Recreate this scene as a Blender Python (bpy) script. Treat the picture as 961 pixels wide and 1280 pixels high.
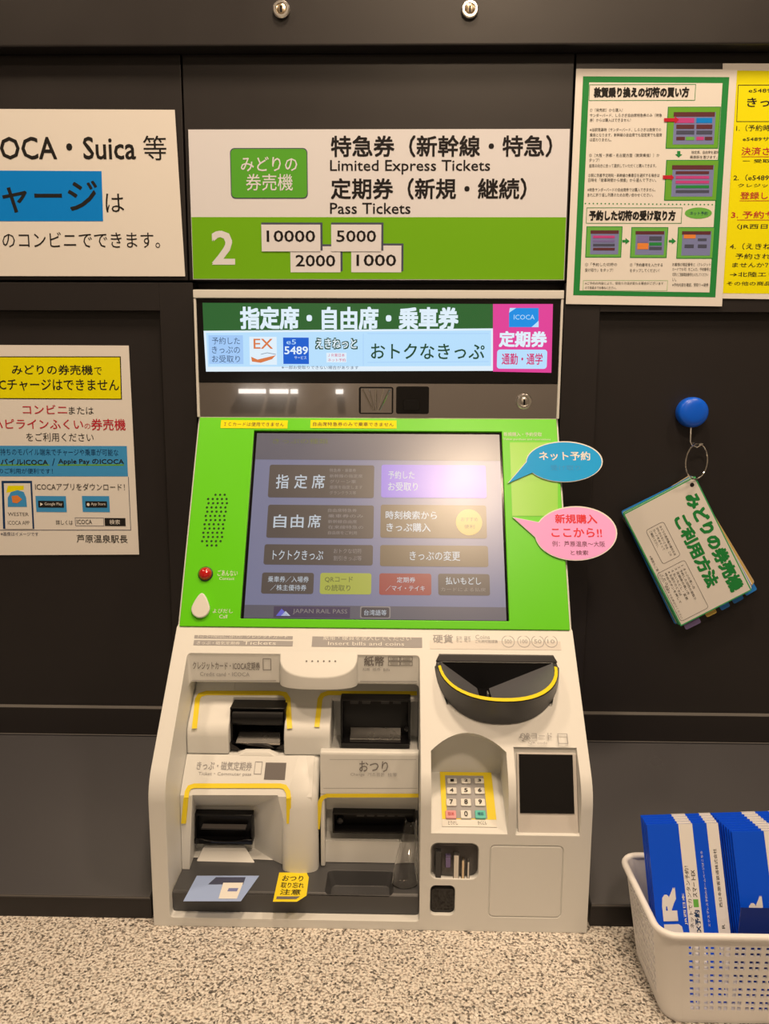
import bpy, bmesh, math, random
from mathutils import Vector, Matrix
R = random.Random(7)
SC = bpy.context.scene
COL = SC.collection
for _o in list(bpy.data.objects):
    bpy.data.objects.remove(_o)

# ------------------------------------------------------------------ camera
FPX = 950.0
CAM = Vector((0.0109, -1.0694, 0.608))
PITCH, YAW, ROLL = 0.1518, -0.0184, 0.0047
_cy, _sy, _cp, _sp = math.cos(YAW), math.sin(YAW), math.cos(PITCH), math.sin(PITCH)
FW = Vector((_sy*_cp, _cy*_cp, -_sp))
_rt = Vector((_cy, -_sy, 0.0))
_up = _rt.cross(FW)
RT = math.cos(ROLL)*_rt + math.sin(ROLL)*_up
UP = -math.sin(ROLL)*_rt + math.cos(ROLL)*_up
cam_data = bpy.data.cameras.new('camera')
cam = bpy.data.objects.new('camera', cam_data)
COL.objects.link(cam)
cam.matrix_world = Matrix(((RT.x, UP.x, -FW.x, CAM.x), (RT.y, UP.y, -FW.y, CAM.y), (RT.z, UP.z, -FW.z, CAM.z), (0, 0, 0, 1)))
cam_data.sensor_fit = 'VERTICAL'
cam_data.sensor_height = 36.0
cam_data.lens = FPX/1280*36
cam_data.clip_start = 0.02
SC.camera = cam

# ------------------------------------------------------------------ world, exposure
SC.view_settings.view_transform = 'Standard'
SC.view_settings.look = 'None'
SC.view_settings.gamma = 1.0
SC.view_settings.use_curve_mapping = False
SC.view_settings.exposure = 0.0
world = bpy.data.worlds.new('world')
SC.world = world
world.use_nodes = True
world.node_tree.nodes['Background'].inputs[0].default_value = (1.0, 0.80, 0.62, 1)
world.node_tree.nodes['Background'].inputs[1].default_value = 0.05
WARM = (1.0, 0.74, 0.50)
CEIL = 2.05

# lamps of the hall ceiling, the last four added as unseen fill light: (x, y, watts, radius); their housings are built further down
LAMPS = [(0.30, -1.48, 20.0, 0.12), (0.03, -0.55, 16.5, 0.11), (-1.05, -0.72, 10.0, 0.11), (0.95, -0.72, 12.0, 0.11), (-0.6, -4.7, 14.0, 0.11), (1.2, -4.7, 9.0, 0.11)]
for _x, _y, _w, _r in LAMPS:
    ld = bpy.data.lights.new('downlight_lamp', 'AREA')
    ld.shape = 'DISK'
    ld.size = 2*_r
    ld.energy = _w
    ld.color = WARM
    lo = bpy.data.objects.new('downlight_lamp', ld)
    COL.objects.link(lo)
    lo.location = (_x, _y, CEIL-0.012)

# ------------------------------------------------------------------ materials
def lin(c):
    c = c/255.0
    return c/12.92 if c <= 0.04045 else ((c+0.055)/1.055)**2.4
LCOL = (0.99, 0.75, 0.55)
def A(r, g, b, k=1.0):
    """albedo of a surface that shows as r,g,b in the photo under the warm lamps"""
    return tuple(min(0.85, max(0.002, lin(c)/(l*k))) for c, l in zip((r, g, b), LCOL))
MATS = {}
def M(name, col, rough=0.5, metal=0.0, spec=None, bump=0.0, bscale=400.0, emit=None, trans=0.0, coat=0.0, var=0.06):
    if spec is None: spec = 0.15 if name.split('_')[0] in ('ink', 'sign', 'bubble', 'label', 'print') else 0.5
    m = bpy.data.materials.new(name)
    m.use_nodes = True
    nt = m.node_tree
    b = nt.nodes['Principled BSDF']
    b.inputs['Base Color'].default_value = (*col, 1)
    b.inputs['Roughness'].default_value = rough
    b.inputs['Metallic'].default_value = metal
    b.inputs['Specular IOR Level'].default_value = spec
    b.inputs['Transmission Weight'].default_value = trans
    b.inputs['Coat Weight'].default_value = coat
    if emit:
        b.inputs['Emission Color'].default_value = (*emit[:3], 1)
        b.inputs['Emission Strength'].default_value = emit[3] if len(emit) > 3 else 1.0
    if var > 0 and not trans:
        tc = nt.nodes.new('ShaderNodeTexCoord')
        n = nt.nodes.new('ShaderNodeTexNoise')
        n.inputs['Scale'].default_value = 14.0
        n.inputs['Detail'].default_value = 4.0
        nt.links.new(tc.outputs['Object'], n.inputs['Vector'])
        mr = nt.nodes.new('ShaderNodeMapRange')
        mr.inputs[3].default_value = max(0.02, rough-var)
        mr.inputs[4].default_value = min(1.0, rough+var)
        nt.links.new(n.outputs['Fac'], mr.inputs[0])
        nt.links.new(mr.outputs[0], b.inputs['Roughness'])
        if bump > 0:
            n2 = nt.nodes.new('ShaderNodeTexNoise')
            n2.inputs['Scale'].default_value = bscale
            nt.links.new(tc.outputs['Object'], n2.inputs['Vector'])
            bp = nt.nodes.new('ShaderNodeBump')
            bp.inputs['Strength'].default_value = bump
            bp.inputs['Distance'].default_value = 0.001
            nt.links.new(n2.outputs['Fac'], bp.inputs['Height'])
            nt.links.new(bp.outputs[0], b.inputs['Normal'])
    MATS[name] = m
    return m
def glow(name, r, g, b, k=1.0, rough=0.25, base=0.01):
    return M(name, (base, base, base), rough, spec=1.0 if name.startswith('ui') else 0.5, emit=(lin(r), lin(g), lin(b), k), var=0.03)

PAPER = (0.80, 0.79, 0.78)
M('wall_paint', (0.0165, 0.0145, 0.0160), 0.42, spec=0.45, bump=0.05, bscale=900)
M('wall_gap', (0.004, 0.004, 0.004), 0.7)
M('edge_highlight', (0.16, 0.155, 0.15), 0.35)  # paler colour that paints the highlight along wall and ledge edges
M('panel_paint', (0.062, 0.062, 0.070), 0.30, spec=0.5, bump=0.04, bscale=900)
M('cream', (0.72, 0.735, 0.73), 0.42, bump=0.05, bscale=1500)
M('cream_frame', (0.62, 0.60, 0.58), 0.35)
M('green', (0.125, 0.67, 0.003), 0.35, spec=0.4)
M('hole', (0.01, 0.05, 0.003), 0.8)
M('tray', (0.062, 0.064, 0.07), 0.38)
M('hopper', (0.035, 0.036, 0.04), 0.35)
M('hopper_in', (0.10, 0.105, 0.12), 0.35)
M('black', (0.006, 0.006, 0.007), 0.35, spec=0.3)
M('black_gloss', (0.005, 0.005, 0.006), 0.08, var=0.02)
M('yellow', (0.85, 0.68, 0.015), 0.4)
M('silver', (0.75, 0.74, 0.72), 0.28, metal=1.0)
M('chrome', (0.85, 0.84, 0.82), 0.08, metal=1.0, var=0.03)
M('brass', (0.75, 0.62, 0.45), 0.25, metal=1.0)
M('mirror_strip', (0.66, 0.64, 0.66), 0.02, metal=1.0, var=0.0)
M('acrylic', (1, 1, 1), 0.03, trans=1.0)
M('label_grey', (0.36, 0.36, 0.38), 0.5)
M('label_dark', (0.16, 0.15, 0.15), 0.5)
M('print_grey', (0.22, 0.21, 0.21), 0.5)
M('print_white', (0.80, 0.80, 0.78), 0.5)
M('paper', PAPER, 0.35, spec=0.4)
M('paper_back', (0.7, 0.7, 0.68), 0.6)
M('ink', (0.018, 0.017, 0.017), 0.5)
M('ink_red', A(190, 30, 40), 0.5)
M('ink_blue', A(0, 118, 178), 0.5)
M('ink_yellow', A(238, 205, 0), 0.5)
M('ink_band', A(66, 136, 170), 0.5)
M('ink_navy', A(20, 50, 80), 0.5)
M('ink_green', A(40, 122, 52), 0.5)
M('ink_leaf', A(105, 160, 60), 0.5)
M('ink_lime', A(105, 152, 42), 0.5)
M('ink_purple', A(120, 100, 135), 0.5)
M('ink_screen', A(122, 116, 142), 0.5)
M('ink_screen_dark', A(75, 70, 80), 0.5)
M('ink_orange', A(225, 120, 50), 0.5)
M('ink_pink', A(190, 60, 110), 0.5)
M('ink_brown', A(95, 45, 45), 0.5)
M('sign_white', (0.72, 0.74, 0.82), 0.35)
M('sign_green', A(112, 158, 18), 0.4)
M('sign_badge', A(88, 150, 40), 0.4)
M('sign_text', (0.014, 0.012, 0.014), 0.45)
M('bubble_blue', (0.003, 0.36, 0.85), 0.35)
M('bubble_pink', A(255, 160, 190, 1.15), 0.35)
M('bubble_red', A(225, 50, 50), 0.4)
M('magnet_blue', A(0, 85, 190), 0.3)
M('env_blue', (0.002, 0.085, 0.80), 0.4, spec=0.3)
M('env_navy', A(10, 30, 85), 0.35)
M('env_white', (0.80, 0.80, 0.80), 0.4)
M('basket_plastic', (0.82, 0.82, 0.83), 0.4)
M('key_white', (0.75, 0.75, 0.72), 0.4)
M('key_pink', (0.75, 0.33, 0.36), 0.4)
M('key_teal', (0.10, 0.55, 0.48), 0.4)
M('red_lens', (0.50, 0.01, 0.01), 0.12, coat=0.6)
M('tab_blue', A(40, 120, 180), 0.4)
M('tab_orange', A(215, 165, 70), 0.4)
M('tab_purple', A(110, 85, 110), 0.4)
M('tab_green', A(60, 150, 80), 0.4)
M('card_tan', A(205, 160, 110), 0.5)
M('sticker_blue', (0.34, 0.46, 0.78), 0.5, spec=0.2)
M('film', (0.26, 0.66, 0.04), 0.3)
M('plaster', (0.62, 0.60, 0.57), 0.8)
M('hall_wall', (0.50, 0.48, 0.45), 0.7)
M('hall_floor', (0.30, 0.28, 0.26), 0.4)
M('lamp_glow', (0.8, 0.8, 0.8), 0.5, emit=(1.0, 0.78, 0.56, 3.0))
M('tube_glow', (0.8, 0.8, 0.8), 0.5, emit=(1.0, 0.95, 0.85, 1.6))
# lit screens
glow('lcd_green', 36, 95, 44)
glow('lcd_white', 222, 238, 250)
glow('lcd_ice', 182, 222, 252)
glow('lcd_box', 160, 200, 246)
glow('lcd_text', 50, 75, 110)
glow('lcd_forest', 20, 70, 45)
glow('lcd_orange', 215, 120, 70)
glow('lcd_blue', 0, 92, 205)
glow('lcd_pink', 222, 62, 150)
glow('lcd_sky', 0, 140, 225)
glow('lcd_magenta', 205, 35, 110)
glow('ui_bg', 108, 110, 138, rough=0.29)
glow('ui_bar', 82, 80, 92, rough=0.29)
glow('ui_button', 70, 62, 60, rough=0.29)
glow('ui_violet', 128, 104, 205, rough=0.29)
glow('ui_text', 178, 188, 198, rough=0.29)
glow('ui_dim', 128, 120, 118, rough=0.29)
glow('ui_lime', 155, 160, 62, rough=0.29)
glow('ui_olive', 95, 100, 45, rough=0.29)
glow('ui_red', 140, 52, 52, rough=0.29)
glow('ui_brown', 98, 82, 62, rough=0.29)
glow('ui_gold', 178, 150, 62, rough=0.29)
glow('ui_navy', 58, 48, 76, rough=0.29)
glow('ui_dark', 52, 50, 60, rough=0.29)
glow('ui_link', 90, 90, 190, rough=0.29)

def granite():
    m = bpy.data.materials.new('granite')
    m.use_nodes = True
    nt = m.node_tree
    N, L = nt.nodes, nt.links
    b = N['Principled BSDF']
    tc = N.new('ShaderNodeTexCoord')
    v = N.new('ShaderNodeTexVoronoi'); v.inputs['Scale'].default_value = 430
    L.new(tc.outputs['Object'], v.inputs['Vector'])
    r1 = N.new('ShaderNodeValToRGB')
    e = r1.color_ramp.elements
    e[0].position = 0.0; e[0].color = (0.10, 0.095, 0.09, 1)
    e[1].position = 1.0; e[1].color = (0.88, 0.86, 0.82, 1)
    for p, c in ((0.10, (0.22, 0.20, 0.18, 1)), (0.22, (0.62, 0.60, 0.56, 1)), (0.5, (0.80, 0.77, 0.72, 1)), (0.8, (0.72, 0.66, 0.60, 1))):
        q = e.new(p); q.color = c
    sx = N.new('ShaderNodeSeparateColor')
    L.new(v.outputs['Color'], sx.inputs[0])
    L.new(sx.outputs[0], r1.inputs[0])
    n = N.new('ShaderNodeTexNoise'); n.inputs['Scale'].default_value = 340; n.inputs['Detail'].default_value = 5
    L.new(tc.outputs['Object'], n.inputs['Vector'])
    r2 = N.new('ShaderNodeValToRGB')
    r2.color_ramp.elements[0].position = 0.40; r2.color_ramp.elements[0].color = (0.30, 0.26, 0.23, 1)
    r2.color_ramp.elements[1].position = 0.52; r2.color_ramp.elements[1].color = (1, 1, 1, 1)
    L.new(n.outputs['Fac'], r2.inputs[0])
    mx = N.new('ShaderNodeMix'); mx.data_type = 'RGBA'; mx.blend_type = 'MULTIPLY'; mx.inputs[0].default_value = 0.85
    L.new(r1.outputs[0], mx.inputs[6]); L.new(r2.outputs[0], mx.inputs[7])
    L.new(mx.outputs[2], b.inputs['Base Color'])
    bp = N.new('ShaderNodeBump'); bp.inputs['Strength'].default_value = 0.5; bp.inputs['Distance'].default_value = 0.002
    L.new(n.outputs['Fac'], bp.inputs['Height']); L.new(bp.outputs[0], b.inputs['Normal'])
    b.inputs['Roughness'].default_value = 0.55
    MATS['granite'] = m
granite()

# ------------------------------------------------------------------ geometry helpers
class Plane:
    """a flat surface of the place: origin, right, up, outward normal"""
    def __init__(s, O, U, V):
        s.O = Vector(O); s.U = Vector(U).normalized(); s.V = Vector(V).normalized(); s.N = s.U.cross(s.V)
    def pt(s, u, v, h=0.0):
        return s.O + u*s.U + v*s.V + h*s.N
    def off(s, h):
        return Plane(s.O + h*s.N, s.U, s.V)
    def at(s, px, py):
        d = FW + RT*((px-480.5)/FPX) - UP*((py-640)/FPX)
        t = (s.O-CAM).dot(s.N)/d.dot(s.N)
        p = CAM + d*t - s.O
        return p.dot(s.U), p.dot(s.V)
    def pp(s, px, py, h=0.0):
        u, v = s.at(px, py)
        return s.pt(u, v, h)
    def turned(s, px, py, ang):
        """same surface, origin moved to a point, axes turned by ang radians (counter-clockwise)"""
        c, n = math.cos(ang), math.sin(ang)
        return Plane(s.pp(px, py), s.U*c + s.V*n, s.V*c - s.U*n)
def upright(sv):
    return Plane((0, -sv, 0), (1, 0, 0), (0, 0, 1))
def slope(a, b):
    """surface through profile points a (lower) and b (upper), each (s, z), s = distance out from the wall"""
    return Plane((0, -a[0], a[1]), (1, 0, 0), (0, -(b[0]-a[0]), b[1]-a[1]))
def sz(plane, px, py):
    p = plane.pp(px, py)
    return -p.y, p.z

def rr(u0, v0, u1, v1, r, n=4):
    pts = []
    for cx, cy, a0 in ((u1-r, v1-r, 0), (u0+r, v1-r, 90), (u0+r, v0+r, 180), (u1-r, v0+r, 270)):
        for k in range(n+1):
            a = math.radians(a0 + 90*k/n)
            pts.append((cx + r*math.cos(a), cy + r*math.sin(a)))
    return pts

class MB:
    def __init__(s):
        s.v = []; s.f = []; s.fm = []; s.pv = []; s.pf = []; s.pm = []; s.mats = []
    def mi(s, m):
        if m not in s.mats: s.mats.append(m)
        return s.mats.index(m)
    # solids
    def add(s, vs, fs, m):
        o = len(s.v); s.v += [tuple(x) for x in vs]; i = s.mi(m)
        for f in fs: s.f.append([o+k for k in f]); s.fm.append(i)
    def extr(s, plane, pts, h0, h1, m):
        n = len(pts)
        vs = [plane.pt(u, v, h0) for u, v in pts] + [plane.pt(u, v, h1) for u, v in pts]
        fs = [list(range(n))[::-1], list(range(n, 2*n))] + [[k, (k+1) % n, n+(k+1) % n, n+k] for k in range(n)]
        s.add(vs, fs, m)
    def box(s, plane, u0, v0, u1, v1, h0, h1, m):
        s.extr(plane, [(u0, v0), (u1, v0), (u1, v1), (u0, v1)], h0, h1, m)
    def pbox(s, plane, x0, y0, x1, y1, h0, h1, m):
        s.box(plane, *pbx(plane, x0, y0, x1, y1), h0, h1, m)
    def prbox(s, plane, x0, y0, x1, y1, h0, h1, r, m):
        s.extr(plane, rr(*pbx(plane, x0, y0, x1, y1), r), h0, h1, m)
    def bx(s, x0, x1, y0, y1, z0, z1, m):
        vs = [(x, y, z) for x in (x0, x1) for y in (y0, y1) for z in (z0, z1)]
        s.add(vs, [[0, 1, 3, 2], [4, 6, 7, 5], [0, 4, 5, 1], [2, 3, 7, 6], [0, 2, 6, 4], [1, 5, 7, 3]], m)
    def prism(s, prof, x0, x1, m):
        n = len(prof)
        vs = [(x0, -a, b) for a, b in prof] + [(x1, -a, b) for a, b in prof]
        fs = [list(range(n)), list(range(n, 2*n))[::-1]] + [[k, n+k, n+(k+1) % n, (k+1) % n] for k in range(n)]
        s.add(vs, fs, m)
    def frame(s, plane, o, i, h0, h1, m):
        """rectangular ring: o and i are (u0, v0, u1, v1)"""
        a = [(o[0], o[1]), (o[2], o[1]), (o[2], o[3]), (o[0], o[3])]
        b = [(i[0], i[1]), (i[2], i[1]), (i[2], i[3]), (i[0], i[3])]
        s.ring(plane, a, b, h0, h1, m)
    def ring(s, plane, a, b, h0, h1, m):
        n = len(a)
        vs = [plane.pt(u, v, h) for h in (h0, h1) for ps in (a, b) for u, v in ps]
        fs = []
        for k in range(n):
            j = (k+1) % n
            fs += [[2*n+k, 2*n+j, 3*n+j, 3*n+k], [k, n+k, n+j, j], [k, j, 2*n+j, 2*n+k], [n+k, 3*n+k, 3*n+j, n+j]]
        s.add(vs, fs, m)
    def tube(s, pts, r, m, n=8, closed=False):
        pts = [Vector(p) for p in pts]; k = len(pts); vs = []; fs = []
        prev = None
        for i, p in enumerate(pts):
            a = pts[(i-1) % k] if (closed or i > 0) else p
            b = pts[(i+1) % k] if (closed or i < k-1) else p
            t = (b-a).normalized()
            if prev is None:
                e = t.cross(Vector((0.3, 0.2, 0.9)))
                if e.length < 1e-3: e = t.cross(Vector((1, 0, 0)))
            else:
                e = prev - t*prev.dot(t)
            e.normalize(); prev = e; w = t.cross(e)
            rad = r[i] if isinstance(r, (list, tuple)) else r
            vs += [p + rad*(math.cos(2*math.pi*q/n)*e + math.sin(2*math.pi*q/n)*w) for q in range(n)]
        for i in range(k if closed else k-1):
            for q in range(n):
                a, b = i*n+q, i*n+(q+1) % n
                c, d = ((i+1) % k)*n+(q+1) % n, ((i+1) % k)*n+q
                fs.append([a, b, c, d])
        if not closed:
            fs += [list(range(n))[::-1], list(range((k-1)*n, k*n))]
        s.add(vs, fs, m)
    def lathe(s, plane, u, v, prof, m, n=28, sx=1.0, sy=1.0):
        """prof: (radius, height) pairs from the rim inwards, around the plane's normal"""
        vs = []; fs = []
        for r, h in prof:
            vs += [plane.pt(u + sx*r*math.cos(2*math.pi*q/n), v + sy*r*math.sin(2*math.pi*q/n), h) for q in range(n)]
        for i in range(len(prof)-1):
            for q in range(n):
                fs.append([i*n+q, i*n+(q+1) % n, (i+1)*n+(q+1) % n, (i+1)*n+q])
        fs.append(list(range((len(prof)-1)*n, len(prof)*n)))
        fs.append(list(range(n))[::-1])
        s.add(vs, fs, m)
    # print: flat ink on a surface
    def ink(s, plane, pts, h, m):
        o = len(s.pv); s.pv += [tuple(plane.pt(u, v, h)) for u, v in pts]
        s.pf.append(list(range(o, o+len(pts)))); s.pm.append(s.mi(m))
    def ibox(s, plane, x0, y0, x1, y1, h, m, r=0.0):
        q = pbx(plane, x0, y0, x1, y1)
        s.ink(plane, rr(*q, r) if r else [(q[0], q[1]), (q[2], q[1]), (q[2], q[3]), (q[0], q[3])], h, m)
    def ipoly(s, plane, pix, h, m):
        s.ink(plane, [plane.at(*p) for p in pix], h, m)
    def idot(s, plane, px, py, rx, ry, h, m, n=16, ring=0.0):
        u, v = plane.at(px, py)
        ru = plane.at(px+rx, py)[0]-u; rv = v-plane.at(px, py+ry)[1]
        P = [(u+ru*math.cos(2*math.pi*k/n), v+rv*math.sin(2*math.pi*k/n)) for k in range(n)]
        if not ring: s.ink(plane, P, h, m)
        else:
            Q = [(u+ru*ring*math.cos(2*math.pi*k/n), v+rv*ring*math.sin(2*math.pi*k/n)) for k in range(n)]
            for k in range(n):
                j = (k+1) % n; s.ink(plane, [P[k], P[j], Q[j], Q[k]], h, m)
    def iframe(s, plane, x0, y0, x1, y1, w, h, m):
        q = pbx(plane, x0, y0, x1, y1)
        a = [(q[0], q[1]), (q[2], q[1]), (q[2], q[3]), (q[0], q[3])]
        b = [(q[0]+w, q[1]+w), (q[2]-w, q[1]+w), (q[2]-w, q[3]-w), (q[0]+w, q[3]-w)]
        for k in range(4):
            j = (k+1) % 4; s.ink(plane, [a[k], a[j], b[j], b[k]], h, m)
    def iline(s, plane, pix, w, h, m):
        """ribbon of width w along points given in the plane through pixels"""
        P = [Vector(plane.at(*p)) for p in pix]
        Lf, Rt = [], []
        for i, p in enumerate(P):
            d0 = (P[i]-P[i-1]).normalized() if i else (P[1]-P[0]).normalized()
            d1 = (P[i+1]-P[i]).normalized() if i < len(P)-1 else d0
            t = (d0+d1)
            if t.length < 1e-6: t = d1
            t.normalize(); n = Vector((-t.y, t.x)); k = w/2/max(0.5, n.dot(Vector((-d1.y, d1.x))))
            Lf.append(p+n*k); Rt.append(p-n*k)
        for i in range(len(P)-1):
            s.ink(plane, [Rt[i], Rt[i+1], Lf[i+1], Lf[i]], h, m)
    def txt(s, plane, body, x0, y0, x1, y1, h, m, bold=0.0):
        s.text(plane, body, *pbx(plane, x0, y0, x1, y1), h, m, bold)
    def text(s, plane, body, u0, v0, u1, v1, h, m, bold=0.0):
        vs, fs, bb = glyphs(body)
        i = s.mi(m); w = max(0.0, bold)*1.6
        kx = (u1-u0)/max(1e-6, bb[2]-bb[0]+w); ky = (v1-v0)/max(1e-6, bb[3]-bb[1]+w)
        strikes = [(0.5, 0.5)] if w < 0.007 else [(0, 0), (1, 0), (1, 1), (0, 1)] if w < 0.04 else [(0, 0), (.5, 0), (1, 0), (1, .5), (1, 1), (.5, 1), (0, 1), (0, .5)]
        for q, (ox, oy) in enumerate(strikes):
            o = len(s.pv)
            s.pv += [tuple(plane.pt(u0+(x-bb[0]+ox*w)*kx, v0+(y-bb[1]+oy*w)*ky, h+0.000015*q)) for x, y in vs]
            for f in fs: s.pf.append([o+k for k in f]); s.pm.append(i)
    def build(s, name, parent=None, bevel=0.0, seg=2, bang=35, smooth=38, weld=False):
        bm = bmesh.new()
        vv = [bm.verts.new(x) for x in s.v]
        for f, i in zip(s.f, s.fm):
            try:
                nf = bm.faces.new([vv[k] for k in f]); nf.material_index = i
            except ValueError: pass
        if weld: bmesh.ops.remove_doubles(bm, verts=bm.verts[:], dist=1e-5)
        if bm.faces: bmesh.ops.recalc_face_normals(bm, faces=bm.faces[:])
        if bevel > 0:
            es = [e for e in bm.edges if len(e.link_faces) == 2 and e.calc_face_angle(0) > math.radians(bang)]
            bmesh.ops.bevel(bm, geom=es, offset=bevel, segments=seg, profile=0.5, affect='EDGES', clamp_overlap=True)
        pv = [bm.verts.new(x) for x in s.pv]
        for f, i in zip(s.pf, s.pm):
            try:
                nf = bm.faces.new([pv[k] for k in f]); nf.material_index = i
            except ValueError: pass
        o = finish(bm, name, s.mats, parent, smooth)
        if bevel > 0 and smooth: flatten(o)
        return o

def pbx(plane, x0, y0, x1, y1):
    xm, ym = (x0+x1)/2, (y0+y1)/2
    return plane.at(x0, ym)[0], plane.at(xm, y1)[1], plane.at(x1, ym)[0], plane.at(xm, y0)[1]

def finish(bm, name, mats, parent=None, smooth=38):
    me = bpy.data.meshes.new(name)
    bm.to_mesh(me); bm.free()
    for m in mats: me.materials.append(MATS[m])
    o = bpy.data.objects.new(name, me)
    COL.objects.link(o)
    if smooth:
        me.polygons.foreach_set('use_smooth', [True]*len(me.polygons))
        me.set_sharp_from_angle(angle=math.radians(smooth))
    me.update()
    if parent is not None: adopt(o, parent)
    return o
def flatten(o):
    md = o.modifiers.new('normals', 'WEIGHTED_NORMAL'); md.keep_sharp = True; md.weight = 100
def adopt(o, parent):
    o.parent = parent
    chain = Matrix.Identity(4); p = parent; ms = []
    while p is not None: ms.append(p.matrix_basis.copy() if p.parent is None else (p.matrix_parent_inverse @ p.matrix_basis)); p = p.parent
    for m in reversed(ms): chain = chain @ m
    o.matrix_parent_inverse = chain.inverted()

_TC = {}
def glyphs(body):
    key = body
    if key not in _TC:
        c = bpy.data.curves.new('type', 'FONT'); c.body = body; c.size = 1.0; c.resolution_u = 2
        o = bpy.data.objects.new('type', c)
        me = bpy.data.meshes.new_from_object(o)
        vs = [(p.co.x, p.co.y) for p in me.vertices]; fs = [list(p.vertices) for p in me.polygons]
        bpy.data.objects.remove(o); bpy.data.curves.remove(c); bpy.data.meshes.remove(me)
        xs = [p[0] for p in vs] or [0, 1]; ys = [p[1] for p in vs] or [0, 1]
        _TC[key] = (vs, fs, (min(xs), min(ys), max(xs), max(ys)))
    return _TC[key]

def tag(o, label=None, cat=None, group=None, kind=None):
    if label: o['label'] = label
    if cat: o['category'] = cat
    if group: o['group'] = group
    if kind: o['kind'] = kind
    return o
def thing(name, loc, label, cat, group=None):
    o = bpy.data.objects.new(name, None)
    o.empty_display_size = 0.05
    COL.objects.link(o); o.location = loc
    return tag(o, label, cat, group)
def struct(o): return tag(o, kind='structure')

def boolean(o, cutters):
    for c in cutters:
        md = o.modifiers.new('cut', 'BOOLEAN'); md.operation = 'DIFFERENCE'; md.solver = 'EXACT'; md.object = c
    bpy.context.view_layer.update()
    dg = bpy.context.evaluated_depsgraph_get()
    me = bpy.data.meshes.new_from_object(o.evaluated_get(dg))
    o.modifiers.clear()
    for c in cutters: bpy.data.objects.remove(c)
    old = o.data; o.data = me
    bpy.data.meshes.remove(old)
    return o
def soften(o, w, seg=2, ang=35, smooth=38):
    bm = bmesh.new(); bm.from_mesh(o.data)
    bmesh.ops.dissolve_limit(bm, angle_limit=math.radians(1), verts=bm.verts[:], edges=bm.edges[:])
    es = [e for e in bm.edges if len(e.link_faces) == 2 and e.calc_face_angle(0) > math.radians(ang)]
    bmesh.ops.bevel(bm, geom=es, offset=w, segments=seg, profile=0.5, affect='EDGES', clamp_overlap=True)
    bm.to_mesh(o.data); bm.free()
    o.data.polygons.foreach_set('use_smooth', [True]*len(o.data.polygons))
    o.data.set_sharp_from_angle(angle=math.radians(smooth))
    flatten(o)

# ------------------------------------------------------------------ the setting
W0 = upright(0.0)
MX, MW = -0.0190, 0.4992
ML, MR = MX-MW/2, MX+MW/2
REC = 0.012
# left and right edges of the wall panels, read on the wall plane
seam_l = W0.at(229, 150)[0]
seam_r = W0.at(716, 150)[0]
z_head = upright(0.022).at(480, 57)[1]
z_mid = W0.at(300, 352)[1]
z_sill = W0.at(100, 886)[1]
z_rail = W0.at(100, 918)[1]
inl = W0.at(208, 600)[0]
inr = W0.at(740, 600)[0]
ztop = W0.at(100, 388)[1]
XL, XR = -2.2, 2.4
b = MB()
b.bx(XL, XR, 0.03, 0.10, -0.9, CEIL, 'wall_paint')
struct(b.build('wall_back'))
b = MB(); b.bx(XL, XR, -0.022, 0.03, z_head, 1.55, 'wall_paint')
struct(b.build('trim_1', bevel=0.003))
b = MB(); b.bx(XL, XR, -0.012, 0.03, 1.55, CEIL, 'wall_paint'); struct(b.build('trim_2'))
# three upper panels with fine gaps
for k, (a, c) in enumerate(((XL, seam_l-0.0012), (seam_l+0.0012, seam_r-0.0012), (seam_r+0.0012, XR))):
    b = MB(); b.bx(a, c, 0.0, 0.03, z_mid+0.0015, z_head-0.0005, 'wall_paint')
    struct(b.build('trim_%d' % (3+k), bevel=0.001))
# lower door-like frames left and right of the machine, recessed field, sill
for k, (a, i0, i1, c) in enumerate(((XL, XL+0.05, inl, ML-0.004), (MR+0.004, inr, XR-0.05, XR))):
    b = MB()
    b.bx(a, i0, 0.0, 0.03, z_rail, z_mid-0.0015, 'wall_paint')
    b.bx(i1, c, 0.0, 0.03, z_rail, z_mid-0.0015, 'wall_paint')
    b.bx(i0, i1, 0.0, 0.03, ztop, z_mid-0.0015, 'wall_paint')
    b.bx(i0, i1, -0.0, 0.03, z_rail, z_sill, 'wall_paint')
    b.bx(i0, i1, 0.0003, REC, z_sill-0.0002, z_sill+0.0008, 'edge_highlight')  # pale strip, painted highlight on the sill edge
    struct(b.build('trim_%d' % (6+2*k), bevel=0.0012))
    b = MB(); b.bx(i0, i1, REC, 0.029, z_sill, ztop, 'wall_paint'); struct(b.build('trim_%d' % (7+2*k)))
# sloping ledge and kick strip each side of the machine
KS, KZ = 0.268, upright(0.268).at(100, 1119)[1]
for k, (a, c) in enumerate(((XL, ML-0.006), (MR+0.006, XR))):
    b = MB(); b.prism([(0.0005, z_rail-0.012), (0.0005, z_rail), (KS, KZ), (KS, KZ-0.004), (KS-0.01, KZ-0.004)], a, c, 'panel_paint')
    b.bx(a, c, -0.0035, -0.0004, z_rail, z_rail+0.0012, 'edge_highlight')  # pale strips, painted highlights along the ledge edges
    b.bx(a, c, -KS-0.0002, -KS+0.003, KZ-0.0028, KZ-0.0004, 'edge_highlight')
    struct(b.build('trim_%d' % (10+k), bevel=0.0006))
    b = MB(); b.bx(a, c, -KS+0.003, -KS+0.02, 0.0, KZ-0.004, 'wall_paint')
    struct(b.build('baseboard_%s' % ('left', 'right')[k], bevel=0.0008))
b = MB(); b.bx(XL, XR, -0.56, 0.03, -0.05, 0.0, 'granite')
struct(b.build('countertop', bevel=0.004))
b = MB(); b.bx(XL, XR, -0.50, 0.03, -0.80, -0.05, 'wall_paint'); struct(b.build('wall_front'))
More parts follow.
